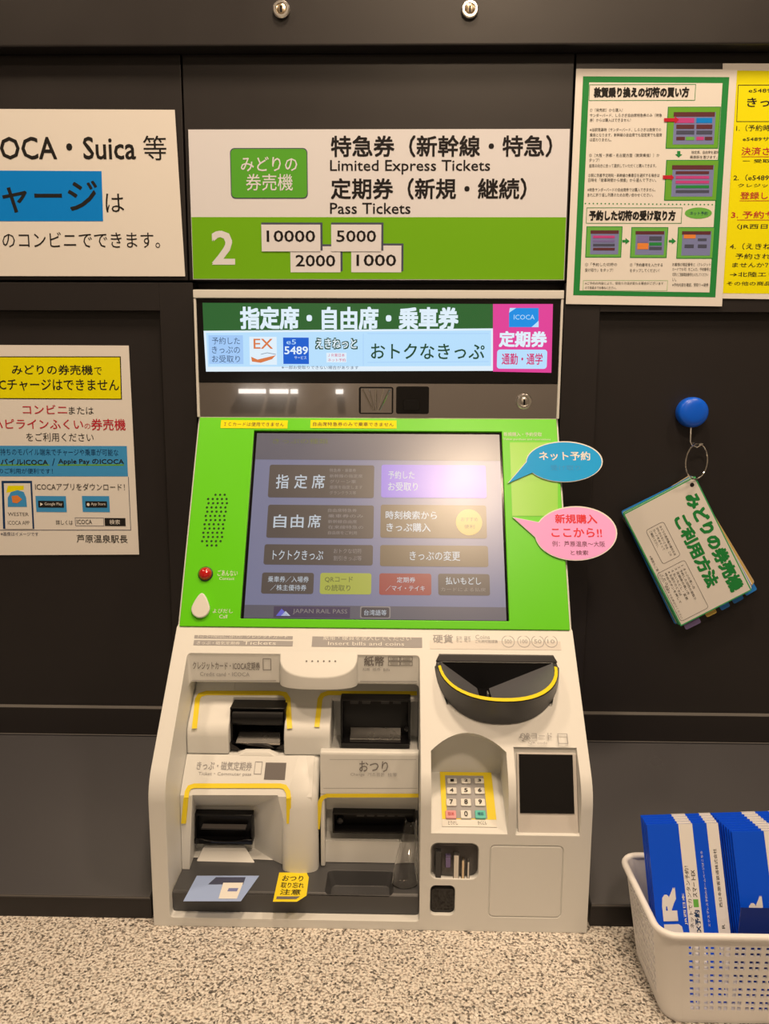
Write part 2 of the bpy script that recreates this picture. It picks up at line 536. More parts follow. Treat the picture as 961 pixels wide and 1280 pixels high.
b = MB(); b.bx(XL-0.1, XR+0.1, -5.6, 0.10, -0.90, -0.80, 'hall_floor'); struct(b.build('floor'))
b = MB(); b.bx(XL-0.1, XR+0.1, -5.6, 0.10, CEIL, CEIL+0.1, 'plaster'); struct(b.build('ceiling'))
b = MB(); b.bx(XL-0.1, XR+0.1, -5.7, -5.6, -0.9, CEIL+0.1, 'hall_wall'); struct(b.build('wall_far'))
b = MB(); b.bx(XL-0.2, XL-0.1, -5.7, 0.10, -0.9, CEIL+0.1, 'hall_wall'); struct(b.build('wall_left'))
b = MB(); b.bx(XR+0.1, XR+0.2, -5.7, 0.10, -0.9, CEIL+0.1, 'hall_wall'); struct(b.build('wall_right'))
# lamp housings
for k, (x, y, w, r) in enumerate(LAMPS):
    t = thing('ceiling_light', (x, y, CEIL), ('round ceiling downlight above the photographer', 'round ceiling downlight nearest the ticket machine', 'added fill downlight left of the machine', 'added fill downlight right of the machine', 'added fill downlight far back on the left', 'added fill downlight far back on the right')[k], 'light', 'ceiling downlights')
    pl = Plane((x, y, CEIL), (1, 0, 0), (0, -1, 0))
    b = MB(); b.lathe(pl, 0, 0, [(r+0.025, 0.0), (r+0.025, 0.006), (r+0.004, 0.006), (r+0.004, 0.0005)], 'silver'); b.build('rim', t)
    b = MB(); b.lathe(pl, 0, 0, [(r, 0.0), (r, 0.003)], 'lamp_glow'); b.build('diffuser', t)
for k, (x0, x1) in enumerate(((-1.36, -1.137), (-1.095, -0.943), (-0.916, -0.86), (-0.53, -0.47))):
    b = MB(); b.bx(x0, x1, -5.56, -5.50, 0.622, 0.660, 'tube_glow')
    tag(b.build('wall_lamp'), ('leftmost', 'second', 'third', 'last')[k] + ' tube lamp on the far wall behind the photographer', 'light', 'tube lamps on the far wall')

# ------------------------------------------------------------------ ticket machine
US = slope((0.262, 0.195), (0.143, 0.318))
GS = slope((0.1415, 0.3165), (0.0085, 0.5755))
TM = thing('ticket_machine', (MX, -0.14, 0), 'cream and green station ticket vending machine with touch screen, standing on the granite counter', 'ticket machine')
arc = []
for k in range(7):
    a = math.radians(44*k/6)      # quarter-ish curve from vertical front to the slope
    arc.append((0.2768-0.0525*(1-math.cos(a)), 0.1515+0.0525*math.sin(a)*1.02))
prof = [(0.001, 0.0), (0.2768, 0.0)] + arc + [(0.1445, 0.3175), (0.1385, 0.3185), (0.0052, 0.5775), (0.004, 0.580), (0.004, 0.7475), (0.001, 0.7475)]
b = MB(); b.prism(prof, ML, MR, 'cream')
housing = b.build('housing')
# pocket for the slots on the left half
PXL = US.at(231, 834)[0]; PXR = upright(0.24).at(525, 960)[0]
PT = sz(US, 380, 816)          # top edge of the pocket
SLAB = PT[0]
cut = []
b = MB(); b.prism([(0.110, 0.011), (0.40, 0.011), (0.40, PT[1]), (SLAB, PT[1]), (SLAB, 0.252), (0.110, 0.252)], PXL, PXR, 'cream'); cut.append(b.build('c', bevel=0.004))
# keypad niche: arched top, sloping floor
nx0, nx1 = US.at(538.5, 925)[0], US.at(632, 925)[0]
nt = sz(US, 585, 916)
n0 = (0.271, 0.124); n1 = (0.205, 0.157); n2 = (0.205, 0.205)
b = MB()
na = 12
vs = []; fs = []
secs = []
for k in range(na+1):
    f = k/na; x = nx0+(nx1-nx0)*f
    dz = 0.016*(2*f-1)**2
    q = [(0.36, n0[1]-0.0432), n0, n1, (n2[0]+0.0*dz, n2[1]-dz), (nt[0]+dz*0.97, nt[1]-dz), (0.36, nt[1]-dz+0.0)]
    secs.append([(x, -a, c) for a, c in q])
m_ = len(secs[0])
for s_ in secs: vs += s_
for k in range(na):
    for j in range(m_):
        fs.append([k*m_+j, k*m_+(j+1) % m_, (k+1)*m_+(j+1) % m_, (k+1)*m_+j])
fs += [list(range(m_)), list(range(na*m_, (na+1)*m_))[::-1]]
b.add(vs, fs, 'cream'); cut.append(b.build('c'))
# QR reader recess
qt = sz(US, 683, 937); qb = (0.2768, upright(0.2768).at(683, 1043)[1])
QP = slope((qb[0]-0.010, qb[1]+0.004), (qt[0]-0.009, qt[1]-0.004))
qx0, qx1 = US.at(643, 940)[0], US.at(722, 940)[0]
b = MB(); b.prism([(qb[0]-0.010, qb[1]), (0.34, qb[1]-0.01), (0.34, qt[1]), (qt[0]-0.009, qt[1])], qx0, qx1, 'cream'); cut.append(b.build('c'))
# clear window recess, black window recess, both in the upright front
FP = upright(0.2768)
for x0, y0, x1, y1, r in ((538, 1054, 598, 1099, 0.008), (537.5, 1107, 568.5, 1144, 0.006)):
    b = MB(); b.prbox(FP, x0, y0, x1, y1, -0.012, 0.03, r, 'cream'); cut.append(b.build('c'))
# thin grooves: service panel, keypad surround, QR label plate
def groove(plane, x0, y0, x1, y1, r, w, d):
    q = pbx(plane, x0, y0, x1, y1)
    b = MB(); b.ring(plane, rr(*q, r), rr(q[0]+w, q[1]+w, q[2]-w, q[3]-w, max(0.0005, r-w)), -d, 0.02, 'cream'); cut.append(b.build('c'))
groove(FP, 611, 1057, 703, 1147, 0.006, 0.0013, 0.0016)
_zt = sz(US, 620, 826); _l, _r = US.at(546, 835)[0], US.at(696, 835)[0]; _c, _w = (_l+_r)/2, (_r-_l)/2*0.95
b = MB()
_p = []
for k in range(21):
    a = math.pi*k/20
    _p.append((_c-_w*math.copysign(abs(math.cos(a))**0.9, math.cos(a)), -(_zt[0]+0.002+(0.252-_zt[0]-0.012)*math.sin(a)**0.85)))
b.add([(x, y, 0.33) for x, y in _p]+[(x, y, _zt[1]-0.042) for x, y in _p], [list(range(21)), list(range(21, 42))[::-1]]+[[k, 21+k, 21+(k+1) % 21, (k+1) % 21] for k in range(21)], 'cream')
cut.append(b.build('c'))
groove(US, 641, 914, 722, 935.5, 0.004, 0.0014, 0.0014)
boolean(housing, cut)
soften(housing, 0.0009, 2, 30)
adopt(housing, TM)

# printed strips on the slope under the screen
b = MB()
for x0, y0, x1, y1 in ((243, 792.8, 366, 799), (242, 800.8, 366, 807.2), (390, 792.8, 527.5, 809)):
    b.ibox(US, x0, y0, x1, y1, 0.0004, 'label_grey')
b.txt(US, 'きっぷ・カードの取り忘れにご注意ください', 247, 793.8, 303, 798, 0.0006, 'print_white')
b.txt(US, 'クレジットカード', 308, 793.8, 360, 798, 0.0006, 'print_white')
b.txt(US, 'きっぷ・磁気定期券', 246, 801.8, 300, 806.2, 0.0006, 'print_white')
b.txt(US, 'Tickets', 304, 801.8, 345, 806.2, 0.0006, 'print_white')
b.txt(US, '紙幣・硬貨を投入してください', 404, 794.6, 514, 800.8, 0.0006, 'print_white')
b.txt(US, 'Insert bills and coins', 410, 802.6, 505, 807, 0.0006, 'print_white')
b.build('instruction_strip', TM)
b = MB()
b.ibox(US, 537, 791.5, 700, 812, 0.0003, 'cream_frame')
b.txt(US, '硬貨', 541, 793.5, 566, 804, 0.0006, 'label_grey', 0.015)
b.txt(US, '동전  硬币', 570, 795.5, 588, 803, 0.0006, 'label_grey')
b.txt(US, 'Coins', 594, 794, 612, 799, 0.0006, 'label_grey')
b.txt(US, 'ご利用可能硬貨', 594, 800, 622, 804, 0.0006, 'label_grey')
for cx_, s_ in ((635, '500'), (654.5, '100'), (672, '50'), (688.5, '10')):
    b.idot(US, cx_, 802, 8.2, 7.6, 0.0005, 'label_grey', ring=0.9)
    b.txt(US, s_, cx_-4.5, 799.5, cx_+4.5, 804.5, 0.0006, 'label_grey')
b.build('coin_label', TM)

# rounded ledge over the slots
b = MB()
cxm = US.at(398, 825)[0]; hw = abs(US.at(446, 825)[0]-US.at(350, 825)[0])/2; dp = 0.0215
pts = [(cxm-hw-0.006, SLAB-0.012)] + [(cxm+hw*1.02*math.copysign(abs(math.cos(a))**0.8, -math.cos(a)), SLAB+0.001+dp*math.sin(a)**0.75) for a in [math.pi*k/18 for k in range(19)]] + [(cxm+hw+0.006, SLAB-0.012)]
def uz(sv): return 0.195+(0.262-sv)*(0.318-0.195)/(0.262-0.143)
n = len(pts)
vs = [(x, -sv, uz(sv)-0.0003) for x, sv in pts] + [(x, -sv, 0.2535) for x, sv in pts]
b.add(vs, [list(range(n)), list(range(n, 2*n))[::-1]] + [[k, n+k, n+(k+1) % n, (k+1) % n] for k in range(n)], 'cream')
for k in range(6):
    b.idot(US, 383+k*7.2, 826.5, 1.1, 1.0, 0.0004, 'label_dark', n=10)
b.build('slot_canopy', TM, bevel=0.0015)

SL = upright(SLAB)
b = MB()
b.txt(SL, 'クレジットカード・ICOCA定期券', 241, 827, 325, 837, 0.0006, 'print_grey', 0.01)
b.txt(SL, 'Credit card・ICOCA', 250, 840, 312, 845, 0.0006, 'label_grey')
b.iframe(SL, 328.5, 823, 339, 837.5, 0.0008, 0.0006, 'print_grey')
b.iline(SL, [(240, 850.5), (345, 850.5)], 0.0006, 0.0005, 'label_grey')
b.build('card_label', TM)
b = MB()
b.txt(SL, '紙幣', 455, 820, 480, 832.5, 0.0006, 'print_grey', 0.02)
b.txt(SL, '지폐  纸币  Bills', 453, 834.5, 487, 838.5, 0.0006, 'label_grey')
for i in range(2):
    for j in range(2):
        b.iframe(SL, 485+15.5*i, 820.5+6*j, 500+15.5*i, 826+6*j, 0.0007, 0.0006, 'print_grey')
        b.txt(SL, ('1000', '2000', '5000', '10000')[2*j+i], 488+15.5*i, 822+6*j, 497+15.5*i, 825+6*j, 0.0007, 'print_grey')
b.iline(SL, [(450, 851.5), (521, 851.5)], 0.0006, 0.0005, 'label_grey')
b.build('banknote_label', TM)

# upper modules inside the pocket
def ux(px, py, sv): return upright(sv).at(px, py)[0]
SLP = slope((0.184, 0.203), (0.142, 0.2345))       # sloping face of the raised blocks
def block_prof(back=0.111): return [(back, 0.251), (0.128, 0.251), (0.142, 0.2345), (0.180, 0.206), (0.186, 0.198), (0.188, 0.190), (0.188, 0.168), (back, 0.168)]
base_prof = [(0.111, 0.251), (0.128, 0.251), (0.140, 0.236), (0.151, 0.2275), (0.150, 0.2235), (0.132, 0.2215), (0.132, 0.168), (0.111, 0.168)]
xa, xb, xc, xd = PXL+0.0005, ux(289, 905, 0.17), ux(357, 905, 0.17), ux(414, 905, 0.17)
b = MB()
b.prism(block_prof(), xa, xb, 'cream'); 
b.build('reader_block', TM, bevel=0.0022, seg=3)
b = MB(); b.prism(block_prof(), xc, xd, 'cream'); b.build('reader_block', TM, bevel=0.0022, seg=3)
b = MB(); b.prism(base_prof, xb-0.001, xc+0.001, 'cream'); b.build('slot_back', TM); b = MB(); b.prism(base_prof, xd-0.001, PXR-0.0005, 'cream')
# finger ramp under the card slot
b.build('slot_back', TM)
b = MB(); c0 = ux(300, 935, 0.18); c1 = ux(345, 935, 0.18)
b.add([(ux(292, 940, 0.18), -0.157, 0.168), (ux(356, 940, 0.18), -0.157, 0.168), (c1+0.003, -0.190, 0.166), (c0-0.003, -0.190, 0.166), (c0+0.006, -0.160, 0.177), (c1-0.006, -0.160, 0.177), (c1-0.008, -0.186, 0.172), (c0+0.008, -0.186, 0.172)],
      [[0, 1, 5, 4], [1, 2, 6, 5], [2, 3, 7, 6], [3, 0, 4, 7], [4, 5, 6, 7], [0, 3, 2, 1]], 'cream')
b.build('finger_rest', TM, bevel=0.002)

def slot_box(name, x0, y0, x1, y1, s_front, depth, wall=0.0022):
    P = upright(s_front)
    q = pbx(P, x0, y0, x1, y1)
    b = MB()
    i = (q[0]+wall, q[1]+wall, q[2]-wall, q[3]-wall)
    b.frame(P, q, i, -depth, 0, 'black')
    b.box(P, q[0], q[1], q[2], q[3], -depth-0.002, -depth, 'black')
    return b, P, q
# card slot
b, P, q = slot_box('card_slot', 288, 885, 357, 931, 0.176, 0.024)
um = (q[0]+q[2])/2; w = (q[2]-q[0])/2
# lower lip with a thumb curve
lip = [(q[0], q[1]), (q[0], q[1]+0.0095), (um-w*0.72, q[1]+0.004)] + [(um+w*0.62*math.cos(a), q[1]+0.001+0.007*math.sin(a)) for a in [math.pi-math.pi*k/10 for k in range(11)]] + [(um+w*0.72, q[1]+0.004), (q[2], q[1]+0.0095), (q[2], q[1])]
b.extr(P, [(u, v-0.004) for u, v in lip], -0.004, 0.006, 'black_gloss')
sl = b.build('card_slot', TM, bevel=0.0006, seg=1)
b = MB(); b.add([(um-w*0.80, -0.180, q[1]+0.004), (um+w*0.80, -0.180, q[1]+0.004), (um+w*0.72, -0.157, q[1]+0.016), (um-w*0.72, -0.157, q[1]+0.016), (um-w*0.80, -0.180, q[1]+0.002), (um+w*0.80, -0.180, q[1]+0.002), (um+w*0.72, -0.157, q[1]+0.014), (um-w*0.72, -0.157, q[1]+0.014)],
    [[0, 1, 2, 3], [7, 6, 5, 4], [0, 4, 5, 1], [1, 5, 6, 2], [2, 6, 7, 3], [3, 7, 4, 0]], 'silver')
tag(b.build('card_guide', sl), 'silver card guide')
b = MB(); b.tube([(q[0]+0.003, -0.168, q[3]-0.014), (q[2]-0.003, -0.168, q[3]-0.014)], 0.011, 'black', 14); b.build('roller', sl)
# banknote slot
b, P, q = slot_box('banknote_slot', 425.5, 874, 513, 931, 0.170, 0.016, 0.003)
sl = b.build('banknote_slot', TM, bevel=0.0012)
um = (q[0]+q[2])/2; w = (q[2]-q[0])/2
b = MB()
b.prism([(0.155, q[1]+0.016), (0.175, q[1]+0.0105), (0.175, q[1]+0.0085), (0.155, q[1]+0.014)], um-w*0.72, um+w*0.72, 'silver')
tag(b.build('note_plate', sl), 'silver note plate')
b = MB(); b.prism([(0.14, q[1]+0.002), (0.182, q[1]+0.001), (0.182, q[1]+0.0075), (0.17, q[1]+0.0085), (0.14, q[1]+0.0085)], q[0]+0.001, q[2]-0.001, 'black_gloss')
b.build('lower_lip', sl, bevel=0.001)
b = MB()
for px in (437, 452, 476, 491):
    b.pbox(P, px, 878, px+10, 884, -0.0155, -0.010, 'hopper')
b.build('note_gate', sl)
b = MB(); b.lathe(P, *P.at(508, 910), [(0.003, -0.003), (0.003, 0.0035), (0.0015, 0.0045)], 'black_gloss', 14); b.build('hinge_pin', sl)

# yellow guide lines
def ystrip(name, plane, pix, w=0.0048, h=0.0008):
    b = MB()
    P = [Vector(plane.at(*p)) for p in pix]
    b.iline(plane, pix, w, h, 'yellow')
    return b.build(name, TM)
b = MB()
b.iline(SLP, [(243, 911), (247, 874), (250, 869), (258, 866.5), (348, 866.5), (356, 868), (360, 874), (362, 911)], 0.0064, 0.0007, 'yellow')
tag(b.build('guide_line', TM), 'yellow guide line around the card slot')
b = MB()
b.iline(SLP, [(396, 909), (400, 874), (403, 869), (410, 866.5), (521, 867)], 0.0064, 0.0007, 'yellow')
tag(b.build('guide_line', TM), 'yellow guide line over the banknote slot')

# lower left: ticket slot
TL = slope((0.2085, 0.1475), (0.1885, 0.1672))
TF = slope((0.226, 0.037), (0.2225, 0.132))
TB = slope((0.2225, 0.132), (0.2085, 0.1475))
xr0 = ux(390, 1000, 0.22)
body = [(0.111, 0.1675), (0.1885, 0.1672), (0.2085, 0.1475), (0.2225, 0.132), (0.226, 0.0375), (0.111, 0.0375)]
b = MB(); b.prism(body, PXL+0.0005, xr0, 'cream')
tmod = b.build('ticket_block')
b = MB()
o4 = pbx(TF, 241, 989, 352, 1090); o4 = (o4[0], 0.0375-0.0, o4[2], o4[3])
fa = [TF.pp(241, 990, 0.004), TF.pp(352, 990, 0.004), TF.pp(378, 1092, 0.004), TF.pp(237, 1092, 0.004)]
bk = upright(0.188)
ba = [bk.pp(245, 1008), bk.pp(318, 1008), bk.pp(318, 1060), bk.pp(245, 1060)]
lo_ = [upright(0.220).pp(236, 1100), upright(0.220).pp(362, 1100)]
vs = fa + ba
vs[2] = Vector((vs[2].x, vs[2].y, 0.030)); vs[3] = Vector((vs[3].x, vs[3].y, 0.030))
b.add(vs, [[0, 1, 2, 3], [7, 6, 5, 4], [0, 4, 5, 1], [1, 5, 6, 2], [2, 6, 7, 3], [3, 7, 4, 0]], 'cream')
c_ = b.build('c')
boolean(tmod, [c_]); soften(tmod, 0.0016, 2, 25); adopt(tmod, TM)
b = MB()
# round column at the right of the ticket slot
xc0, xc1 = ux(351, 1040, 0.225), ux(397, 1040, 0.225)
cxx = (xc0+xc1)/2; rw = (xc1-xc0)/2
for_s = []
vs = []; fs = []
lev = [(0.1674, 0.1885, 1), (0.1478, 0.2092, 1), (0.138, 0.2190, 1), (0.130, 0.2245, 1), (0.118, 0.2272, 1), (0.085, 0.2290, 1), (0.0372, 0.2300, 1.0)]
na = 14
for z_, sf, kk in lev:
    for k in range(na+1):
        a = math.pi*k/na
        vs.append((cxx-rw*math.cos(a), -(sf-0.016+0.016*math.sin(a)**0.55), z_))
for i in range(len(lev)-1):
    for k in range(na):
        fs.append([i*(na+1)+k, i*(na+1)+k+1, (i+1)*(na+1)+k+1, (i+1)*(na+1)+k])
    fs.append([i*(na+1), (i+1)*(na+1), (i+1)*(na+1)+na, i*(na+1)+na])
fs.append(list(range(na+1))); fs.append(list(range((len(lev)-1)*(na+1), len(lev)*(na+1)))[::-1])
b.add(vs, fs, 'cream')
b.build('rounded_column', TM, smooth=50)
b = MB()
b.txt(TL, 'きっぷ・磁気定期券', 246, 952, 315, 963, 0.0006, 'label_grey', 0.01)
b.txt(TL, 'Ticket・Commuter pass', 248, 965.5, 314, 970.5, 0.0006, 'label_grey')
b.iframe(TL, 318, 952, 327.5, 968, 0.0008, 0.0006, 'label_grey')
b.ibox(TL, 331, 953.5, 357, 974.5, 0.0007, 'label_dark')
b.build('ticket_label', TM)
b = MB()
b.iline(TB, [(233.0, 997.5), (234, 990), (237, 984.5), (243, 982.5), (350, 982.5), (356, 984), (360, 990), (361, 997.5)], 0.0056, 0.0012, 'yellow')
for xa_, xb_, xc_ in ((230.0, 233.0, 0.0), (361.5, 361.0, 0.0)):
    u0_, v0_ = TF.at(xa_, 1028); u1_, v1_ = TF.at(xb_, 996.5)
    b.extr(TF, [(u0_-0.0028, v0_), (u0_+0.0028, v0_), (u1_+0.0028, v1_), (u1_-0.0028, v1_)], -0.003, 0.0030, 'yellow')
tag(b.build('guide_line', TM), 'yellow guide line around the ticket slot')
b, P, q = slot_box('ticket_slot', 243, 1018.5, 315.5, 1053, 0.201, 0.0105, 0.0022)
um = (q[0]+q[2])/2; w = (q[2]-q[0])/2
b.prism([(0.191, (q[1]+q[3])/2-0.001), (0.202, (q[1]+q[3])/2-0.001), (0.202, (q[1]+q[3])/2+0.0005), (0.191, (q[1]+q[3])/2+0.0005)], q[0]+0.008, q[2]-0.008, 'label_dark')
lip = [(q[0], q[1]-0.001), (q[0], q[1]+0.006)] + [(um+w*0.7*math.cos(a), q[1]+0.006-0.003*math.sin(a)) for a in [math.pi-math.pi*k/8 for k in range(9)]] + [(q[2], q[1]+0.006), (q[2], q[1]-0.001)]
b.extr(P, lip, -0.002, 0.003, 'black_gloss')
b.build('ticket_slot', TM, bevel=0.0006, seg=1)
b = MB(); ra = upright(0.196)
b.add([ra.pp(255, 1056), ra.pp(305, 1056), upright(0.216).pp(325, 1088), upright(0.216).pp(240, 1088), upright(0.188).pp(255, 1056), upright(0.188).pp(305, 1056), upright(0.188).pp(312, 1080), upright(0.188).pp(244, 1080)],
      [[0, 1, 2, 3], [7, 6, 5, 4], [0, 4, 5, 1], [1, 5, 6, 2], [2, 6, 7, 3], [3, 7, 4, 0]], 'cream')
b.build('finger_rest', TM, bevel=0.0015)

# lower right: change outlet
cx0, cx1 = ux(400, 960, 0.215), PXR-0.0005
b = MB()
b.prism([(0.111, 0.1685), (0.185, 0.1685), (0.205, 0.1865), (0.213, 0.1865), (0.215, 0.184), (0.2165, 0.132), (0.111, 0.132)], cx0, cx1, 'cream')
b.prism([(0.111, 0.132), (0.2165, 0.132), (0.2168, 0.038), (0.111, 0.038)], cx0, ux(406, 1040, 0.216), 'cream')
b.build('change_block', TM, bevel=0.0018)
b = MB()
b.prism([(0.111, 0.132), (0.193, 0.132), (0.1975, 0.1025), (0.186, 0.1015), (0.186, 0.0665), (0.206, 0.0655), (0.2075, 0.038), (0.111, 0.038)], ux(406, 1040, 0.216)-0.001, cx1, 'cream')
b.build('change_back', TM)
CH = upright(0.2158)
b = MB()
b.txt(CH, 'おつり', 449, 951, 485, 964.5, 0.0008, 'print_grey', 0.008)
b.txt(CH, 'Change  거스름돈  找零', 438, 965.5, 496, 970.5, 0.0008, 'label_grey')
b.iline(CH, [(412, 949), (520, 949)], 0.0005, 0.0006, 'label_grey')
b.iline(CH, [(404, 985), (522, 985)], 0.0005, 0.0006, 'label_grey')
b.build('change_label', TM)
b = MB()
b.iline(upright(0.2165), [(397, 1036), (400, 1002), (403, 996.5), (409, 994), (523, 994)], 0.0050, 0.0009, 'yellow')
tag(b.build('guide_line', TM), 'yellow guide line over the change outlet')
b, P, q = slot_box('change_slot', 415.5, 1017, 519, 1042, 0.209, 0.018, 0.002)
for k in range(5):
    b.pbox(P, 445+13*k, 1025, 454+13*k, 1028, -0.017, -0.013, 'hopper')
b.lathe(P, *P.at(424, 1032), [(0.004, -0.017), (0.004, -0.010), (0.002, -0.009)], 'hopper', 12)
b.build('change_slot', TM)

# grey tray with coin cup
b = MB(); b.prism([(0.111, 0.0112), (0.266, 0.0112), (0.2665, 0.0345), (0.264, 0.0370), (0.111, 0.0374)], PXL+0.0005, PXR-0.0005, 'tray')
tray = b.build('coin_tray')
TT = Plane((0, -0.264, 0.0371), (1, 0, 0), (0, 1, 0))
q = pbx(TT, 407, 1079, 493, 1120)
b = MB()
pa = rr(q[0], q[1]+0.002, q[2], q[1]+0.048, 0.006); pb = rr(q[0]+0.006, q[1]+0.008, q[2]-0.006, q[1]+0.044, 0.006)
n = len(pa)
vs = [TT.pt(u, v, 0.004) for u, v in pa] + [TT.pt(u, v, -0.018) for u, v in pb]
b.add(vs, [list(range(n)), list(range(n, 2*n))[::-1]] + [[k, n+k, n+(k+1) % n, (k+1) % n] for k in range(n)], 'tray')
boolean(tray, [b.build('c')]); soften(tray, 0.0010, 2, 30); adopt(tray, TM)
b = MB()
st = [(229, 1127), (301, 1127), (324, 1095), (246, 1095)]
b.ipoly(TT, st, 0.0004, 'sticker_blue')
b.ipoly(TT, [(260, 1106), (304, 1106), (307, 1097), (270, 1097)], 0.0006, 'ink_screen_dark')
b.ipoly(TT, [(273, 1124), (296, 1124), (304, 1104), (279, 1104)], 0.0007, 'print_white')
b.ipoly(TT, [(284, 1115), (296, 1115), (298, 1111), (286, 1111)], 0.0009, 'ink_screen')
tag(b.build('sticker', tray), 'pale blue picture sticker')
b = MB()
b.ipoly(TT, [(341, 1127.5), (371, 1127.5), (383, 1120), (386, 1097), (383, 1091), (349, 1091)], 0.0004, 'yellow')
tp = TT.turned(350, 1110, math.radians(-3))
b.txt(TT, 'おつり', 353, 1095, 379, 1102, 0.0006, 'ink', 0.01)
b.txt(TT, '取り忘れ', 351, 1103.5, 380, 1110.5, 0.0006, 'ink', 0.01)
b.txt(TT, '注意', 350, 1112, 376, 1119, 0.0006, 'ink', 0.01)
b.ipoly(TT, [(345, 1124.5), (370, 1124.5), (375, 1121), (346, 1121)], 0.0006, 'label_dark')
tag(b.build('sticker', tray), 'yellow warning sticker')
# clear plastic guard at the right end of the tray
b = MB()
gx0, gx1 = ux(490, 1090, 0.245), PXR-0.0015
prof_g = [(0.2185, 0.098, 0.5), (0.223, 0.090, 0.62), (0.224, 0.078, 0.66), (0.233, 0.070, 0.72), (0.250, 0.052, 0.95), (0.258, 0.0385, 1.0)]
def shell(k, off):
    out = []
    for sv, z_, f in prof_g:
        wdt = (gx1-gx0)*f
        for j in range(9):
            a = math.pi*j/8
            out.append((gx1-wdt/2-(wdt/2-off)*math.cos(a), -(sv-off-0.010*(1-math.sin(a))), z_))
    return out
v0, v1 = shell(0, 0.0), shell(1, 0.0012)
m_ = 9; nl = len(prof_g); fs = []
for i in range(nl-1):
    for j in range(m_-1):
        a = i*m_+j
        fs.append([a, a+1, a+m_+1, a+m_]); o_ = nl*m_
        fs.append([o_+a+m_, o_+a+m_+1, o_+a+1, o_+a])
o_ = nl*m_
for j in range(m_-1):
    fs.append([j+1, j, o_+j, o_+j+1]); a = (nl-1)*m_+j; fs.append([a, a+1, o_+a+1, o_+a])
for i in range(nl-1):
    a = i*m_; fs.append([a, a+m_, o_+a+m_, o_+a]); a = i*m_+m_-1; fs.append([a+m_, a, o_+a, o_+a+m_])
b.add(v0+v1, fs, 'acrylic')
tag(b.build('coin_guard', tray, smooth=60), 'clear plastic guard')

# coin hopper
b = MB()
hc = US.at(620, 830)[0]
hl, hr = US.at(546, 835)[0], US.at(696, 835)[0]
hcx, hwid = (hl+hr)/2, (hr-hl)/2
zt = sz(US, 620, 826)
RIMS = 0.252-zt[0]
def rim(a, k=1.0, hk=1.0):
    x = hcx-hwid*k*math.copysign(abs(math.cos(a))**0.9, math.cos(a)); f = math.sin(a)**0.85
    return x, f
na = 28
ang = [math.pi*k/na for k in range(na+1)]
outer, foot, inner, inlow = [], [], [], []
bot = sz(US, 612, 904)
for a in ang:
    x, f = rim(a)
    sv = zt[0]+RIMS*f; z_ = zt[1]-0.001-0.020*f
    outer.append((x, -sv, z_))
    x2 = hcx-hwid*1.0*math.copysign(abs(math.cos(a))**0.9, math.cos(a)) - 0.003*math.cos(a)
    sb = zt[0]-0.002+(bot[0]-zt[0]+0.002)*f
    foot.append((x2, -sb, uz(sb)-0.001))
    xi, f2 = rim(a, 0.93)
    sv = zt[0]+0.0035+(RIMS-0.0125)*f2
    inner.append((xi, -sv, zt[1]-0.001-0.020*f2*0.92))
m_ = na+1
vs = foot+outer+inner
fs = []
for k in range(na):
    fs += [[k, k+1, m_+k+1, m_+k], [m_+k, m_+k+1, 2*m_+k+1, 2*m_+k]]
b.add(vs, fs, 'hopper')
# back plate above the rim
bx0, bx1 = hl-0.001, hr+0.001
top = sz(US, 620, 819)
b.add([(bx0+0.004, -top[0], top[1]+0.001), (bx1-0.004, -top[0], top[1]+0.001), (bx1-0.004, -top[0]-0.004, top[1]+0.001), (bx0+0.004, -top[0]-0.004, top[1]+0.001),
       (bx0, -zt[0]-0.002, zt[1]), (bx1, -zt[0]-0.002, zt[1]), (bx1, -zt[0]+0.004, zt[1]-0.006), (bx0, -zt[0]+0.004, zt[1]-0.006)],
      [[0, 1, 2, 3], [3, 2, 5, 4], [4, 5, 6, 7], [0, 3, 4, 7], [1, 6, 5, 2]], 'hopper')
hop = b.build('coin_hopper', TM, smooth=50)
# yellow rim band
b = MB()
band_o, band_i = [], []
for a in ang[1:-1]:
    x, f = rim(a, 0.990); x2, f2 = rim(a, 0.945)
    band_o.append((x, -(zt[0]+(RIMS-0.0005)*f), zt[1]+0.0004-0.020*f)); band_i.append((x2, -(zt[0]+(RIMS-0.0085)*f2), zt[1]+0.0006-0.0195*f2))
n = len(band_o)
b.add(band_o+band_i, [[k, k+1, n+k+1, n+k] for k in range(n-1)], 'yellow')
tag(b.build('rim_band', hop), 'yellow rim band')
# funnel inside
b = MB()
zb = zt[1]-0.034
slx0, slx1 = US.at(598, 850)[0], US.at(613, 850)[0]
s_back = zt[0]+0.004; sfr = zt[0]+RIMS-0.022
# back wall, left plate, right plate, front wall
def fan(side):
    out = []
    for k in (range(0, na//2+1) if side < 0 else range(na, na//2-1, -1)):
        out.append(inner[k])
    return out
lf = fan(-1); rg = fan(1)
lowL = [(slx0, -s_back, zb), (slx0, -sfr, zb)]
lowR = [(slx1, -s_back, zb), (slx1, -sfr, zb)]
def funnel(side_pts, low):
    n = len(side_pts); vs = list(side_pts)
    vs += [(low[0][0], low[0][1]+(low[1][1]-low[0][1])*k/(n-1), low[0][2]) for k in range(n)]
    b.add(vs, [[k, k+1, n+k+1, n+k] for k in range(n-1)], 'hopper_in')
funnel(lf, lowL); funnel(rg, lowR)
b.build('funnel', hop, smooth=50)
b = MB()
b.add([inner[0], inner[-1], (slx1, -s_back-0.0004, zb-0.004), (slx0, -s_back-0.0004, zb-0.004)], [[0, 1, 2, 3]], 'black')
b.add([(slx0, -s_back, zb), (slx1, -s_back, zb), (slx1, -sfr-0.001, zb-0.002), (slx0, -sfr-0.001, zb-0.002)], [[0, 1, 2, 3]], 'black_gloss')
